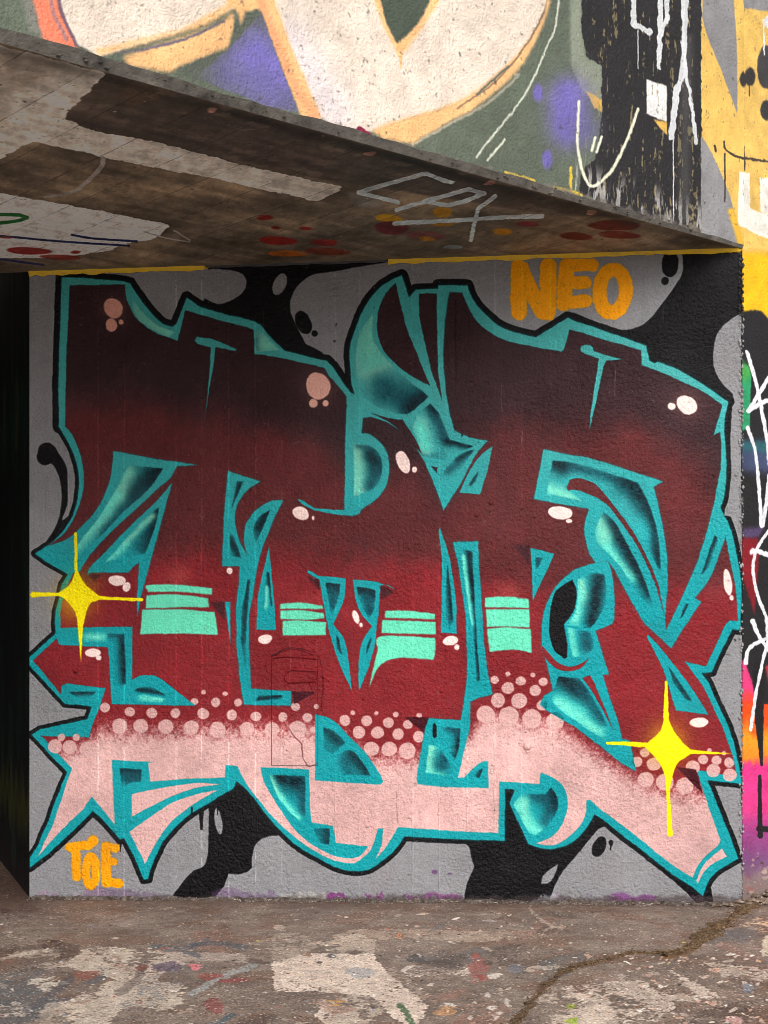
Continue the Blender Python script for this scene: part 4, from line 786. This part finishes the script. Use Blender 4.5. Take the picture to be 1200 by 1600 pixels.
# ------------------------------------------------------------------ mesh helpers
def link(name, verts, faces, mat, parent=None, uv=None, smooth=False):
    me = bpy.data.meshes.new(name); me.from_pydata([tuple(v) for v in verts], [], faces); me.update()
    if mat: me.materials.append(mat)
    if uv is not None:
        l = me.uv_layers.new(name='metres')
        for poly in me.polygons:
            for li in poly.loop_indices: l.data[li].uv = uv(me.vertices[me.loops[li].vertex_index].co)
    if smooth:
        for p_ in me.polygons: p_.use_smooth = True
    o = bpy.data.objects.new(name, me); COL.objects.link(o)
    if parent: o.parent = parent
    return o
def tag(o, label=None, cat=None, group=None, kind=None):
    for k, v in (('label', label), ('category', cat), ('group', group), ('kind', kind)):
        if v: o[k] = v
    return o
def uvfn(cv):
    N = np.array([cv.pl.U, cv.pl.V])
    def f(co):
        d = np.array(co) - cv.pl.P0; a = cv.pl.UU @ np.array([d @ cv.pl.U, d @ cv.pl.V])
        return ((a[0] - cv.u0) / (cv.u1 - cv.u0), (a[1] - cv.v0) / (cv.v1 - cv.v0))
    return f
UVW, UVF, UVR, UVS, UVG = map(uvfn, (cw, cf, cr, cs, cg))
def V3(a): return Vector((float(a[0]), float(a[1]), float(a[2])))

# ------------------------------------------------------------------ ground
def axis(lo, hi, a, b, fine, coarse):
    L = list(np.arange(a, b, fine)) ; x = a
    st = coarse
    while x > lo: x -= st; L.insert(0, x); st *= 1.5
    x = L[-1] if False else b; st = coarse; L.append(b)
    while x < hi: x += st; L.append(x); st *= 1.5
    return L
xs_ = axis(-120, 120, -2.1, 2.1, .035, .4); ys_ = axis(-120, 120, 3.4, 7.2, .035, .4)
gr = np.random.default_rng(5); hn = fbm(len(ys_), len(xs_), 14, 3, ) - .5
gv = [(x, y, (float(hn[j, i]) * .012 if -2 < x < 2 and 3.5 < y < 5.6 else 0.0)) for j, y in enumerate(ys_) for i, x in enumerate(xs_)]
nx = len(xs_); gf = [(j*nx+i, j*nx+i+1, (j+1)*nx+i+1, (j+1)*nx+i) for j in range(len(ys_)-1) for i in range(nx-1)]
ground = link('ground', gv, gf, GROUNDM, uv=UVG, smooth=True); tag(ground, 'brown concrete ground spattered with old paint in front of the wall', kind='structure')

# ------------------------------------------------------------------ mural wall: a slab with real thickness
wall = bpy.data.objects.new('mural_wall', None); COL.objects.link(wall)
tag(wall, 'concrete wall under the overhang painted with a red and teal graffiti piece', 'wall', kind='thing')
T = 0.30; back = -WN * T
c0, c1 = CL, CR
zl, zr = ZL, ZR
def wq(u, z): return CL + WD*u + ZUP*z
# front as a fine sheet with slightly bruised right edge
NU, NZ = 60, 52; verts = []; faces = []
er = fbm(NZ+1, 4, 2, 2)
HX0, HX1 = 424.0, 500.0; HY0, HY1 = 1023.0, 1197.0
(hu0, hu1), (hz1, hz0) = (lambda a: (a[0], a[1]))(wall_pl.to_uv([HX0, 497.0], [HY0, HY1]))
us = sorted(list(np.linspace(0, WLEN, NU)) + [hu0, hu1]); zs = sorted(list(np.linspace(-.05, 1.0, NZ)) + [hz0/ZL, hz1/ZL])
zs = [z for z in zs]
for j, zf in enumerate(zs):
    for i, u in enumerate(us):
        z = zf * (zl + (zr-zl)*u/WLEN) if zf > 0 else zf
        if abs(zf - hz0/ZL) < 1e-9: z = hz0
        if abs(zf - hz1/ZL) < 1e-9: z = hz1
        P3 = CL + WD*u + ZUP*z
        if i == len(us)-1: P3 = P3 + (-WD)*float(er[min(j, NZ), 0])*.006 - WN*float(er[min(j, NZ), 1])*.004
        verts.append(P3)
nn = len(us); iu0, iu1 = us.index(hu0), us.index(hu1); jz0, jz1 = zs.index(hz0/ZL), zs.index(hz1/ZL)
for j in range(len(zs)-1):
    for i in range(nn-1):
        if iu0 <= i < iu1 and jz0 <= j < jz1: continue
        faces.append((j*nn+i, j*nn+i+1, (j+1)*nn+i+1, (j+1)*nn+i))
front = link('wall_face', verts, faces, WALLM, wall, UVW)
bz = -.05
body = []
for u in (0, WLEN):
    for dpt in (-.004, -T):
        for z in (bz, (zl if u == 0 else zr) - .002): body.append(CL + WD*u + WN*dpt + ZUP*z)
# 0 front low L,1 front top L,2 back low L,3 back top L,4..7 right
link('wall_core', body, [(2,3,7,6), (0,1,3,2), (4,6,7,5), (1,5,7,3), (0,2,6,4)], CONC, wall)
# access hatch let into the wall, with a dark joint round it
def wpx(x, y, off=0.0):
    u, z = wall_pl.to_uv(np.array([x]), np.array([y])); return np.array(wall_pl.at(float(u[0]), float(z[0]), off))
g_ = .0020
cav = []
for dd in (0.0, -.03):
    for (u, z) in ((hu0, hz0), (hu1, hz0), (hu1, hz1), (hu0, hz1)): cav.append(CL + WD*u + ZUP*z + WN*dd)
link('hatch_recess', cav, [(0,1,5,4), (1,2,6,5), (2,3,7,6), (3,0,4,7), (4,5,6,7)], DRAIN, wall)
hv = []; hp = [(hu0+g_, hz0+g_*.8), (hu1-g_, hz0+g_), (hu1-g_*1.2, hz1-g_), (hu0+g_*.7, hz1-g_)]
for dd in (-.0035, -.02):
    for (u, z) in hp: hv.append(CL + WD*u + ZUP*z + WN*dd)
hatch = link('access_hatch', hv, [(0,1,2,3), (0,4,5,1), (1,5,6,2), (2,6,7,3), (3,7,4,0)], WALLM, wall, UVW)
tag(hatch, 'small rectangular hatch painted over with the lettering')
# sunken handle slot and its raised rim on the hatch
def rim(name, pts, w, h, mat, parent, off=0.001, uv=None, closed=True, cv=None):
    vs, fs = [], []; pr = list(range(len(pts)))
    for k in pr:
        x, y = pts[k]; a = pts[k-1] if (closed or k > 0) else pts[k]; b = pts[(k+1) % len(pts)] if (closed or k < len(pts)-1) else pts[k]
        dx, dy = b[0]-a[0], b[1]-a[1]; L = math.hypot(dx, dy) or 1; nxx, nyy = -dy/L*w, dx/L*w
        for (ox, oy, o_) in ((nxx, nyy, 0), (nxx*.4, nyy*.4, h), (-nxx*.4, -nyy*.4, h), (-nxx, -nyy, 0)):
            vs.append(wpx(x+ox, y+oy, off+o_))
    n = len(pts)
    for k in range(n if closed else n-1):
        a, b = k*4, ((k+1) % n)*4
        for q in range(3): fs.append((a+q, b+q, b+q+1, a+q+1))
    return link(name, vs, fs, mat, parent, uv, smooth=True)
rim('handle_rim', [(447,1051), (455,1046), (493,1048), (494,1052), (493,1064), (450,1066), (446,1062)], 2.4, .008, WALLM, hatch, -.0036, UVW)
rim('hatch_lip', [(427,1027), (445,1025), (470,1026), (495,1029)], 2.6, .007, WALLM, hatch, -.0036, UVW, closed=False)
rim('paint_drip', [(484,1067), (488,1076), (492,1086)], 1.8, .005, WALLM, hatch, -.0036, UVW, closed=False)
rim('plaster_seam', [(431,1023), (440,1017), (456,1013), (470,1015), (484,1020), (490,1022)], 1.5, .004, WALLM, wall, .0005, UVW, closed=False)
rim('plaster_seam', [(500,1024), (504,1045), (505,1075), (503,1110)], 1.4, .003, WALLM, wall, .0005, UVW, closed=False)
# raised beads of old paint over the formwork joints
def beads(x0, y0, y1, w, h, parent=wall):
    y = y0
    pts = []
    while y < y1:
        pts.append((x0 + random.uniform(-.5, .5), y)); y += random.uniform(5, 12)
    if len(pts) > 2: rim('paint_bead', pts, w, h, WALLM, parent, .0002, UVW, closed=False)
for x0, a, b in ((153,450,820),(194,470,760),(275,640,720),(315,700,760),(357,480,700),(399,520,760),(686,1240,1395),(645,1240,1390),(773,1165,1310),(399,1330,1395),(562,1250,1370),(730,1250,1300),(524,1240,1330)):
    beads(x0, a, b, 1.3 if x0 < 500 else 1.8, .0016 if x0 < 500 else .003)
rr_ = random.Random(4)
bv, bf = [], []
def dome(cx, cy, r, h, n=8):
    base = len(bv)
    for ring, (q, hh) in enumerate(((1.0, 0), (.75, .62), (.35, .95))):
        for k in range(n):
            a = 2*math.pi*k/n; bv.append(wpx(cx + r*q*math.cos(a), cy + r*q*math.sin(a), .0003 + h*hh))
    bv.append(wpx(cx, cy, .0003 + h))
    for ring in range(2):
        for k in range(n): a = base+ring*n; bf.append((a+k, a+(k+1) % n, a+n+(k+1) % n, a+n+k)[::-1])
    for k in range(n): bf.append((base+2*n+k, base+2*n+(k+1) % n, base+3*n)[::-1])
for (x, y, r) in ((686,1272,3),(686,1292,2.4),(770,1195,2.6),(773,1250,3),(773,1275,2.4),(745,805,4),(767,786,4),(790,855,3),(730,1258,3),(632,1252,3),(640,1277,3),(628,1245,2),(574,1290,3),(402,1247,3),(118,1050,4),(690,1080,4),(698,1015,2.5),(568,1092,3),(268,620,2.4),(640,1365,2.6),(1115,742,3),(1150,742,3),(1160,905,3)):
    if x < 1156: dome(x, y, r, r*.0016)
for _ in range(420): dome(rr_.uniform(60, 1150), rr_.uniform(450, 1390), rr_.uniform(1.1, 2.5), rr_.uniform(.0012, .0035), 6)
tag(link('paint_blobs', bv, bf, WALLM, wall, UVW, smooth=True), kind='stuff')
# bolt head painted pink, with a drip below
bv, bf = [], []
dome(824, 1166, 7, .016, 14); dome(824, 1174, 3, .006, 8)
bolt = link('bolt_head', bv, bf, WALLM, wall, lambda co: UVW(Vector(wpx(824, 1190))), smooth=True); tag(bolt, 'round bolt head painted over in pink')

# painted figures as thin coats of their own
def coat(name, pts, off, parent, label=None, hole=None):
    P2 = spline(pts); X, Y = np.array([p[0] for p in P2]), np.array([p[1] for p in P2])
    X = np.minimum(X, 1159.0); X = np.maximum(X, 47.5)
    out = []
    for x, y in zip(X, Y):
        if not out or math.hypot(x-out[-1][0], y-out[-1][1]) > .4: out.append((x, y))
    if math.hypot(out[0][0]-out[-1][0], out[0][1]-out[-1][1]) < .4: out.pop()
    bm = bmesh.new(); u, z = wall_pl.to_uv(np.array([p[0] for p in out]), np.array([p[1] for p in out]))
    vs = [bm.verts.new(wall_pl.at(float(a), float(b), off)) for a, b in zip(u, z)]
    es = [bm.edges.new((vs[i], vs[(i+1) % len(vs)])) for i in range(len(vs))]
    if hole:
        hs_ = [bm.verts.new(CL + WD*a + ZUP*b_ + WN*off) for a, b_ in hole]; es += [bm.edges.new((hs_[i], hs_[(i+1) % len(hs_)])) for i in range(len(hs_))]
    bmesh.ops.triangle_fill(bm, use_beauty=True, use_dissolve=False, edges=es, normal=Vector(WN))
    me = bpy.data.meshes.new(name); bm.to_mesh(me); bm.free(); me.materials.append(WALLM)
    flip = [p_ for p_ in me.polygons if p_.normal.dot(Vector(WN)) < 0]
    if len(flip) > len(me.polygons)/2: me.flip_normals()
    l = me.uv_layers.new(name='metres')
    for poly in me.polygons:
        for li in poly.loop_indices: l.data[li].uv = UVW(me.vertices[me.loops[li].vertex_index].co)
    o = bpy.data.objects.new(name, me); COL.objects.link(o); o.parent = parent
    if label: o['label'] = label
    return o
HY = spline(SILH)
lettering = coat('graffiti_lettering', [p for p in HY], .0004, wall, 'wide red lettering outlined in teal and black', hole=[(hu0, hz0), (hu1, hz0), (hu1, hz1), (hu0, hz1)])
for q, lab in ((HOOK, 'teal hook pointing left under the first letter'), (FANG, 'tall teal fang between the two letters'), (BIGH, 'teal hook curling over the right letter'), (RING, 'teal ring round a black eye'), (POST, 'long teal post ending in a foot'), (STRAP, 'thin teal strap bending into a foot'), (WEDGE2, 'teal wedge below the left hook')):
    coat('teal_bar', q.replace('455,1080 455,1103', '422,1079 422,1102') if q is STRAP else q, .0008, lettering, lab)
for b in BANDS: coat('mint_band', b, .0008, lettering)
for d in DOTS:
    if not (412 < d[0] < 509 and 1015 < d[1] < 1200): coat('painted_dot', ell(d[0], d[1], d[2], d[2], n=14), .0008, lettering)
for h in HILITE: coat('highlight', ell(h[0], h[1], h[2], h[3], h[4], n=16), .0008, lettering)
coat('painted_star', STARL, .0012, wall, 'yellow four-pointed star at the left edge'); coat('painted_star', STARR, .0012, wall, 'yellow four-pointed star low on the right')
tg = coat('painted_letter', "798,412 ~810,402 822,412 838,450 844,410 ~857,400 870,410 868,488 ~856,500 840,496 824,462 824,488 ~811,502 799,490", .0008, wall, 'amber letter N')
coat('painted_letter', "874,406 930,404 ~937,414 926,424 898,426 898,433 918,433 ~924,442 914,452 896,452 894,464 918,460 ~926,470 915,480 880,484 ~870,478 872,440", .0008, wall, 'amber letter E')
coat('painted_letter', ell(957, 455, 31, 46, 4), .0008, wall, 'amber letter O')
coat('painted_letter', "102,1318 ~106,1315 134,1314 ~142,1304 ~153,1308 ~152,1320 145,1328 126,1330 128,1370 ~120,1378 113,1370 111,1332 103,1332", .0008, wall, 'small amber letter T')
coat('painted_letter', ell(142, 1361, 14.5, 29.5), .0012, wall, 'small amber letter O'); coat('painted_letter', "158,1316 184,1318 186,1330 172,1334 172,1340 184,1342 182,1352 174,1354 175,1370 194,1372 192,1386 160,1384", .0008, wall, 'small amber letter E')
# crust of old paint standing off the right corner
def crust(name, mat, z0, z1, n, seed):
    r = random.Random(seed); vs, fs = [], []
    for _ in range(n):
        z = r.uniform(z0, z1); s = .0018*4.6**r.random(); c = CL + WD*(WLEN - r.uniform(-.004, .012)) + ZUP*z + WN*r.uniform(-.006, .003); b0 = len(vs)
        for dx, dy, dz in ((1,0,0),(-1,0,0),(0,1,0),(0,-1,0),(0,0,1),(0,0,-1)):
            vs.append(c + np.array([dx*s*r.uniform(.6,1), dy*s*r.uniform(.6,1), dz*s*r.uniform(.8,1.7)]))
        for f in ((0,2,4),(2,1,4),(1,3,4),(3,0,4),(2,0,5),(1,2,5),(3,1,5),(0,3,5)): fs.append((b0+f[0], b0+f[1], b0+f[2]))
    tag(link(name, vs, fs, mat, wall, smooth=True), kind='stuff')
crust('paint_crust', CRUSTB, 2.29, 2.53, 140, 1); crust('paint_crust', CRUSTG, 1.5, 2.28, 240, 2); crust('paint_crust', CRUSTG, .03, 1.5, 220, 3)
# yellow lip where wall and soffit meet
def lip(name, pa, pb, mat, r0=.010, seg=26, parent=wall):
    vs, fs = [], []; r = random.Random(hash(name) % 99)
    for i in range(seg+1):
        t = i/seg; c = pa*(1-t) + pb*t; w = r0*r.uniform(.6, 1.2)
        for (a, b) in ((.002, .002), (w, .002), (w*.7, -w*.7), (.002, -w*1.2)): vs.append(c + WN*a + ZUP*(b-.002))
    for i in range(seg):
        for q in range(3): fs.append((i*4+q, i*4+q+1, i*4+4+q+1, i*4+4+q))
    return link(name, vs, fs, mat, parent)
def topat(f): return np.array([*(CL + WD*WLEN*f)[:2], ZL + (ZR-ZL)*f])
lip('paint_lip', topat(0.0), topat(.25), YELM, .013); lip('paint_lip', topat(.51), topat(.995), YELM, .012)
lip('mortar_lip', topat(.252), topat(.508), CRUSTB, .006)

# ------------------------------------------------------------------ overhang: soffit, chamfer, painted face, top
over = bpy.data.objects.new('concrete_overhang', None); COL.objects.link(over)
tag(over, 'deep concrete slab overhanging the mural, its face painted cream, green and black', 'overhang', kind='thing')
SL = 6.2; TOPZ = 4.25; CH = .027
def fa(s, z=None, off=0.0): 
    p_ = CR + FD*s + FN*off; p_ = np.array([p_[0], p_[1], arris_z(s) if z is None else z]); return p_
ss = np.linspace(0, SL, 320); jit = fbm(2, 320, 2, 3, cx=9)
zt = [arris_z(s) for s in ss]
def soffz(x, y):
    n = soff_pl.N; return soff_pl.P0[2] - ((x-soff_pl.P0[0])*n[0] + (y-soff_pl.P0[1])*n[1]) / n[2]
# lower line (start of soffit) lies at the arris; the chamfer rises outward from it
low = []; mid = []
for k, s in enumerate(ss):
    a = fa(s); a[2] = soffz(a[0], a[1]); low.append(a)
    t = CH * (1.15 - .55*(1 - min(s/FLEN, 1))) + float(jit[0, k]-.5)*.014
    m_ = a + FN*(t*.55) + ZUP*t; mid.append(m_)
top = [np.array([m_[0], m_[1], TOPZ]) for m_ in mid]
n = len(ss)
link('overhang_face', mid + top, [(k, n+k, n+k+1, k+1) for k in range(n-1)], FACEM, over, UVF)
link('chamfer', low + mid, [(k, n+k, n+k+1, k+1) for k in range(n-1)], EDGEM, over)
# soffit polygon: corner, along the arris, then back to a line behind the wall's left end
def spt(x, y): return (x, y, soffz(x, y))
far_l = CL - WD*4.0
so = [tuple(low[k]) for k in range(n)] + [spt(far_l[0]-1.0, far_l[1]+.2), spt(CL[0], CL[1])]
so += [spt(*(CR[:2]))] if False else []
bm = bmesh.new(); vs = [bm.verts.new(v) for v in so]; bm.faces.new(vs); bmesh.ops.triangulate(bm, faces=bm.faces[:]); bmesh.ops.subdivide_edges(bm, edges=bm.edges[:], cuts=1)
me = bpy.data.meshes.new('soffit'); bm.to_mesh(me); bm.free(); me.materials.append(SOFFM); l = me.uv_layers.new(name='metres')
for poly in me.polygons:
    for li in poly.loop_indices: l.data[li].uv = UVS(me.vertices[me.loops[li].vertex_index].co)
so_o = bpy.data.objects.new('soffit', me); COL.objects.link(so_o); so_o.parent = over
# deck above closing the top and the rear
E = [fa(-.001, TOPZ, .02), fa(SL, TOPZ, .02), np.array([-6.5, 9.5, TOPZ]), np.array([3.6, 9.5, TOPZ])]
Eb = [np.array([e[0], e[1], 2.80]) for e in E]
link('deck_top', E + [e + ZUP*.12 for e in E], [(0,1,2,3), (4,5,6,7), (0,4,5,1), (1,5,6,2), (2,6,7,3)], CONC, over)
# beam end closing the left, far outside the picture
La, Lb = fa(SL, None, .02), np.array([-6.5, 9.5, 2.5])
link('end_face', [La, Lb, Lb + ZUP*(TOPZ-2.5), La + ZUP*(TOPZ-La[2])], [(0,1,2,3)], CONC, over)
# concrete spalls along the chamfer
vs, fs = [], []; r = random.Random(8)
for _ in range(60):
    s = r.uniform(.05, 3.4); c = fa(s, None, CH*.35); c[2] += CH*r.uniform(.1, .9); q = r.uniform(.002, .006); b0 = len(vs)
    for dx, dy, dz in ((1,0,0),(-1,0,0),(0,1,0),(0,-1,0),(0,0,1),(0,0,-1)): vs.append(c + np.array([dx*q*1.8, dy*q*1.8, dz*q*r.uniform(.4, 1)]))
    for f in ((0,2,4),(2,1,4),(1,3,4),(3,0,4),(2,0,5),(1,2,5),(3,1,5),(0,3,5)): fs.append((b0+f[0], b0+f[1], b0+f[2]))
tag(link('spalled_grit', vs, fs, EDGEM, over, smooth=True), kind='stuff')

# ------------------------------------------------------------------ wall running on to the right
rw = bpy.data.objects.new('side_wall', None); COL.objects.link(rw)
tag(rw, 'bright wall at the right edge with yellow, pink and black paint and white scribble', 'wall', kind='thing')
RL = 6.0; us2 = [0, .05, .1, .2, .35, .6, 1, 2, 4, RL]; zz2 = list(np.linspace(-.05, TOPZ, 30)); vs = []; fs = []
for z in zz2:
    for u in us2: vs.append(CR - FD*u + ZUP*z + FN*(.0 if z < ZR else .0))
q = len(us2)
for j in range(len(zz2)-1):
    for i in range(q-1): fs.append((j*q+i, j*q+i+1, (j+1)*q+i+1, (j+1)*q+i))
link('wall_face', vs, fs, RIGHTM, rw, UVR)
bk = [CR - FD*.0 - FN*.25, CR - FD*RL - FN*.25]; e_ = CR - FD*RL
link('wall_core', [bk[0]-ZUP*.05, bk[1]-ZUP*.05, bk[1]+ZUP*TOPZ, bk[0]+ZUP*TOPZ, e_-ZUP*.05, e_+ZUP*TOPZ, CR+ZUP*TOPZ], [(0,1,2,3), (1,4,5,2), (3,2,5,6)], CONC, rw)

# ------------------------------------------------------------------ black side wall receding at the left
lw = bpy.data.objects.new('black_side_wall', None); COL.objects.link(lw)
tag(lw, 'dark black-painted wall receding into the shade at the left edge', 'wall', kind='thing')
D1 = np.array([-.374, .996, 0.]); D1 /= np.linalg.norm(D1); LN = np.array([-D1[1], D1[0], 0]); LH = 2.8; LL = 3.6
p0 = CL - WN*.0 + np.array([0, 0, 0]); vs = []; fs = []
for j, z in enumerate(np.linspace(-.05, LH, 24)):
    for i, u in enumerate(np.linspace(0, LL, 24)):
        vs.append(p0 + D1*u + ZUP*z + LN*(-.001))
for j in range(23):
    for i in range(23): fs.append((j*24+i, (j+1)*24+i, (j+1)*24+i+1, j*24+i+1))
link('wall_face', vs, fs, LEFTM, lw)
# rear of the passage and its ceiling
pe = p0 + D1*LL
link('passage_end', [pe-ZUP*.05, pe+ZUP*LH, pe+np.array([-6, .4, LH]), pe+np.array([-6, .4, -.05])], [(0,1,2,3)], LEFTM, lw)
link('passage_ceiling', [np.array([CL[0]+.02, CL[1]+.01, LH-.02]), pe+ZUP*(LH-.02), pe+np.array([-6, .4, LH-.02]), np.array([-7.5, 6.3, LH-.02])], [(0,1,2,3)], CONC, lw)
# ------------------------------------------------------------------ dirt in the ground joint, grit along the foot of the wall
def gpx(x, y):
    u, v = ground_pl.to_uv(np.array([x]), np.array([y])); return np.array([float(u[0]), float(v[0]), 0.0])
def ridge(name, path, widths, h, mat, label):
    pts = open_spline(path); W = np.interp(np.linspace(0, 1, len(pts)), np.linspace(0, 1, len(widths)), widths); r = random.Random(len(pts)); vs, fs = [], []
    G3 = [gpx(*p_) for p_ in pts]; dense = []
    for a, b in zip(G3[:-1], G3[1:]):
        m_ = max(2, int(np.linalg.norm(b-a)/.015))
        for q in range(m_): dense.append(a + (b-a)*q/m_)
    dense.append(G3[-1]); jg = fbm(len(dense), 4, 3.2, 3); jb = fbm(len(dense), 4, 14, 3)
    if 'base' not in name: dense = [c_ + np.array([(jg[k_, 0]-.5)*.03 + (jb[k_, 0]-.5)*.05, (jg[k_, 1]-.5)*.05 + (jb[k_, 1]-.5)*.08, 0]) for k_, c_ in enumerate(dense)]
    Wd = np.interp(np.linspace(0, 1, len(dense)), np.linspace(0, 1, len(W)), W); K = 9; wj = np.clip(3.2*fbm(len(dense), 4, 4, 3)[:, 0] - .7, .08, 2.2)
    for i, c in enumerate(dense):
        a = dense[max(i-1, 0)]; b = dense[min(i+1, len(dense)-1)]; d = (b-a)/(np.linalg.norm(b-a)+1e-9); s_ = np.array([-d[1], d[0], 0])
        for q in range(K):
            t = q/(K-1)*2-1; vs.append(c + s_*t*Wd[i]*wj[i]*r.uniform(.7, 1.3) + ZUP*(max(0, 1-t*t)*h*r.uniform(.2, 1.3) + (.002 if abs(t) < 1 else -.008)))
    for i in range(len(dense)-1):
        for q in range(K-1): fs.append((i*K+q, i*K+q+1, i*K+K+q+1, i*K+K+q))
    o = link(name, vs, fs, mat); tag(o, label, kind='stuff'); return dense, Wd
d1, w1 = ridge('dirt', "1235,1368 1165,1420 ~1130,1445 ~1100,1465 ~1075,1484 1036,1495", [.05, .03, .028, .03, .012], .010, DIRT, 'brown dirt filling the joint in the ground at the right')
r0_ = random.Random(77)
ridge('base_dirt', ' '.join('%.0f,%.1f' % (x, 1404.5 + (x-46)*.0088 + r0_.uniform(-1, 1.6)) for x in range(48, 1160, 16)), [.010, .014, .006, .012, .016, .007, .012, .018], .012, BASED, 'thin drift of dirt along the foot of the mural wall')
d2, w2 = ridge('dirt_seam', "1050,1490 ~990,1488 ~950,1500 ~900,1510 ~870,1526 ~840,1556 ~815,1585 785,1630", [.004, .006, .009, .018, .016, .011, .014, .015], .002, DIRT, 'thin seam of dirt crossing the ground towards the viewer')
def crumbs(name, places, mat, label, seed):
    r = random.Random(seed); vs, fs = [], []
    for (x, y, s, z) in places:
        b0 = len(vs); rot = r.uniform(0, 6.28); ca, sa = math.cos(rot), math.sin(rot); e = (r.uniform(.7, 1.6), r.uniform(.5, 1), r.uniform(.35, .8))
        for dx, dy, dz in ((1,.2,.1),(-1,-.1,0),(.1,1,.1),(0,-1,-.1),(.2,0,1),(0,0,-.6)):
            X_, Y_, Z_ = dx*s*e[0]*r.uniform(.8,1.2), dy*s*e[1]*r.uniform(.8,1.2), dz*s*e[2]
            vs.append((x + X_*ca - Y_*sa, y + X_*sa + Y_*ca, z + s*e[2]*.55 + Z_))
        for f in ((0,2,4),(2,1,4),(1,3,4),(3,0,4),(2,0,5),(1,2,5),(3,1,5),(0,3,5)): fs.append((b0+f[0], b0+f[1], b0+f[2]))
    o = link(name, vs, fs, mat); tag(o, label, kind='stuff')
r = random.Random(21); pl_ = []
for dd, ww in ((d1, w1), (d2, w2)):
    for c, w in zip(dd, ww):
        for _ in range(9 if dd is d1 else 7): pl_.append((c[0]+r.gauss(0, w*.9+.004), c[1]+r.gauss(0, w*.9+.004), .001*5**r.random(), .004))
crumbs('gravel', pl_, DIRT, 'crumbs of dirt and dry leaf along the ground joint', 1)
pl_ = []
for _ in range(2600):
    f = r.random(); q = abs(r.gauss(0, .035)) if math.sin(f*40)+math.sin(f*17+1) > -.6 else abs(r.gauss(0, .012)); c = CL + WD*WLEN*f + WN*(.006+q); pl_.append((c[0], c[1], .001*6.5**(r.random()**1.5), .003))
for _ in range(900): pl_.append((r.uniform(-1.7, 1.8), r.uniform(4.2, 5.75), .001*4**(r.random()**2), .005))
crumbs('debris', pl_, CRUMB, 'grit and paint flakes gathered along the foot of the mural wall', 2)
# broken mortar heaped at the right foot
places = []
for _ in range(240):
    f = r.random(); c = CR - FD*(f*.42 - .05) + FN*abs(r.gauss(.012, .035*(.5+f))); s = .004*6**(r.random()**1.6); h_ = max(0., .055*(.4+f) - 1.1*abs(np.dot(c-CR, FN)))*r.random()
    places.append((c[0], c[1], s, h_))
places += [(CR[0]-.03-abs(r.gauss(0, .05)), CR[1]-.012-abs(r.gauss(0, .022)), .003*4**r.random(), .003) for _ in range(70)]
crumbs('rubble', places, RUBM, 'broken mortar heaped at the foot of the bright wall', 3)
# a skin of dry leaves and twigs caught in the joint
tw = []; tf = []
for _ in range(46):
    c = d1[r.randrange(len(d1))] + np.array([r.gauss(0, .02), r.gauss(0, .02), .008]); a = r.uniform(0, 3.14); L_ = r.uniform(.008, .028); w_ = r.uniform(.001, .002); d_ = np.array([math.cos(a), math.sin(a), r.uniform(-.1, .2)]); n_ = np.array([-d_[1], d_[0], 0]); b0 = len(tw)
    for e_, k_ in ((-1, .6), (0, 1), (1, .3)):
        for q_ in ((1, 0), (-.5, .9), (-.5, -.9)): tw.append(c + d_*L_*e_ + n_*w_*k_*q_[0] + ZUP*(w_*k_*q_[1] + (.003 if e_ == 0 else 0)))
    for g in (0, 3):
        for q_ in range(3): tf.append((b0+g+q_, b0+g+(q_+1) % 3, b0+g+3+(q_+1) % 3, b0+g+3+q_))
tag(link('litter', tw, tf, DIRT), 'dry twigs and leaf stalks lying in the ground joint', kind='stuff')
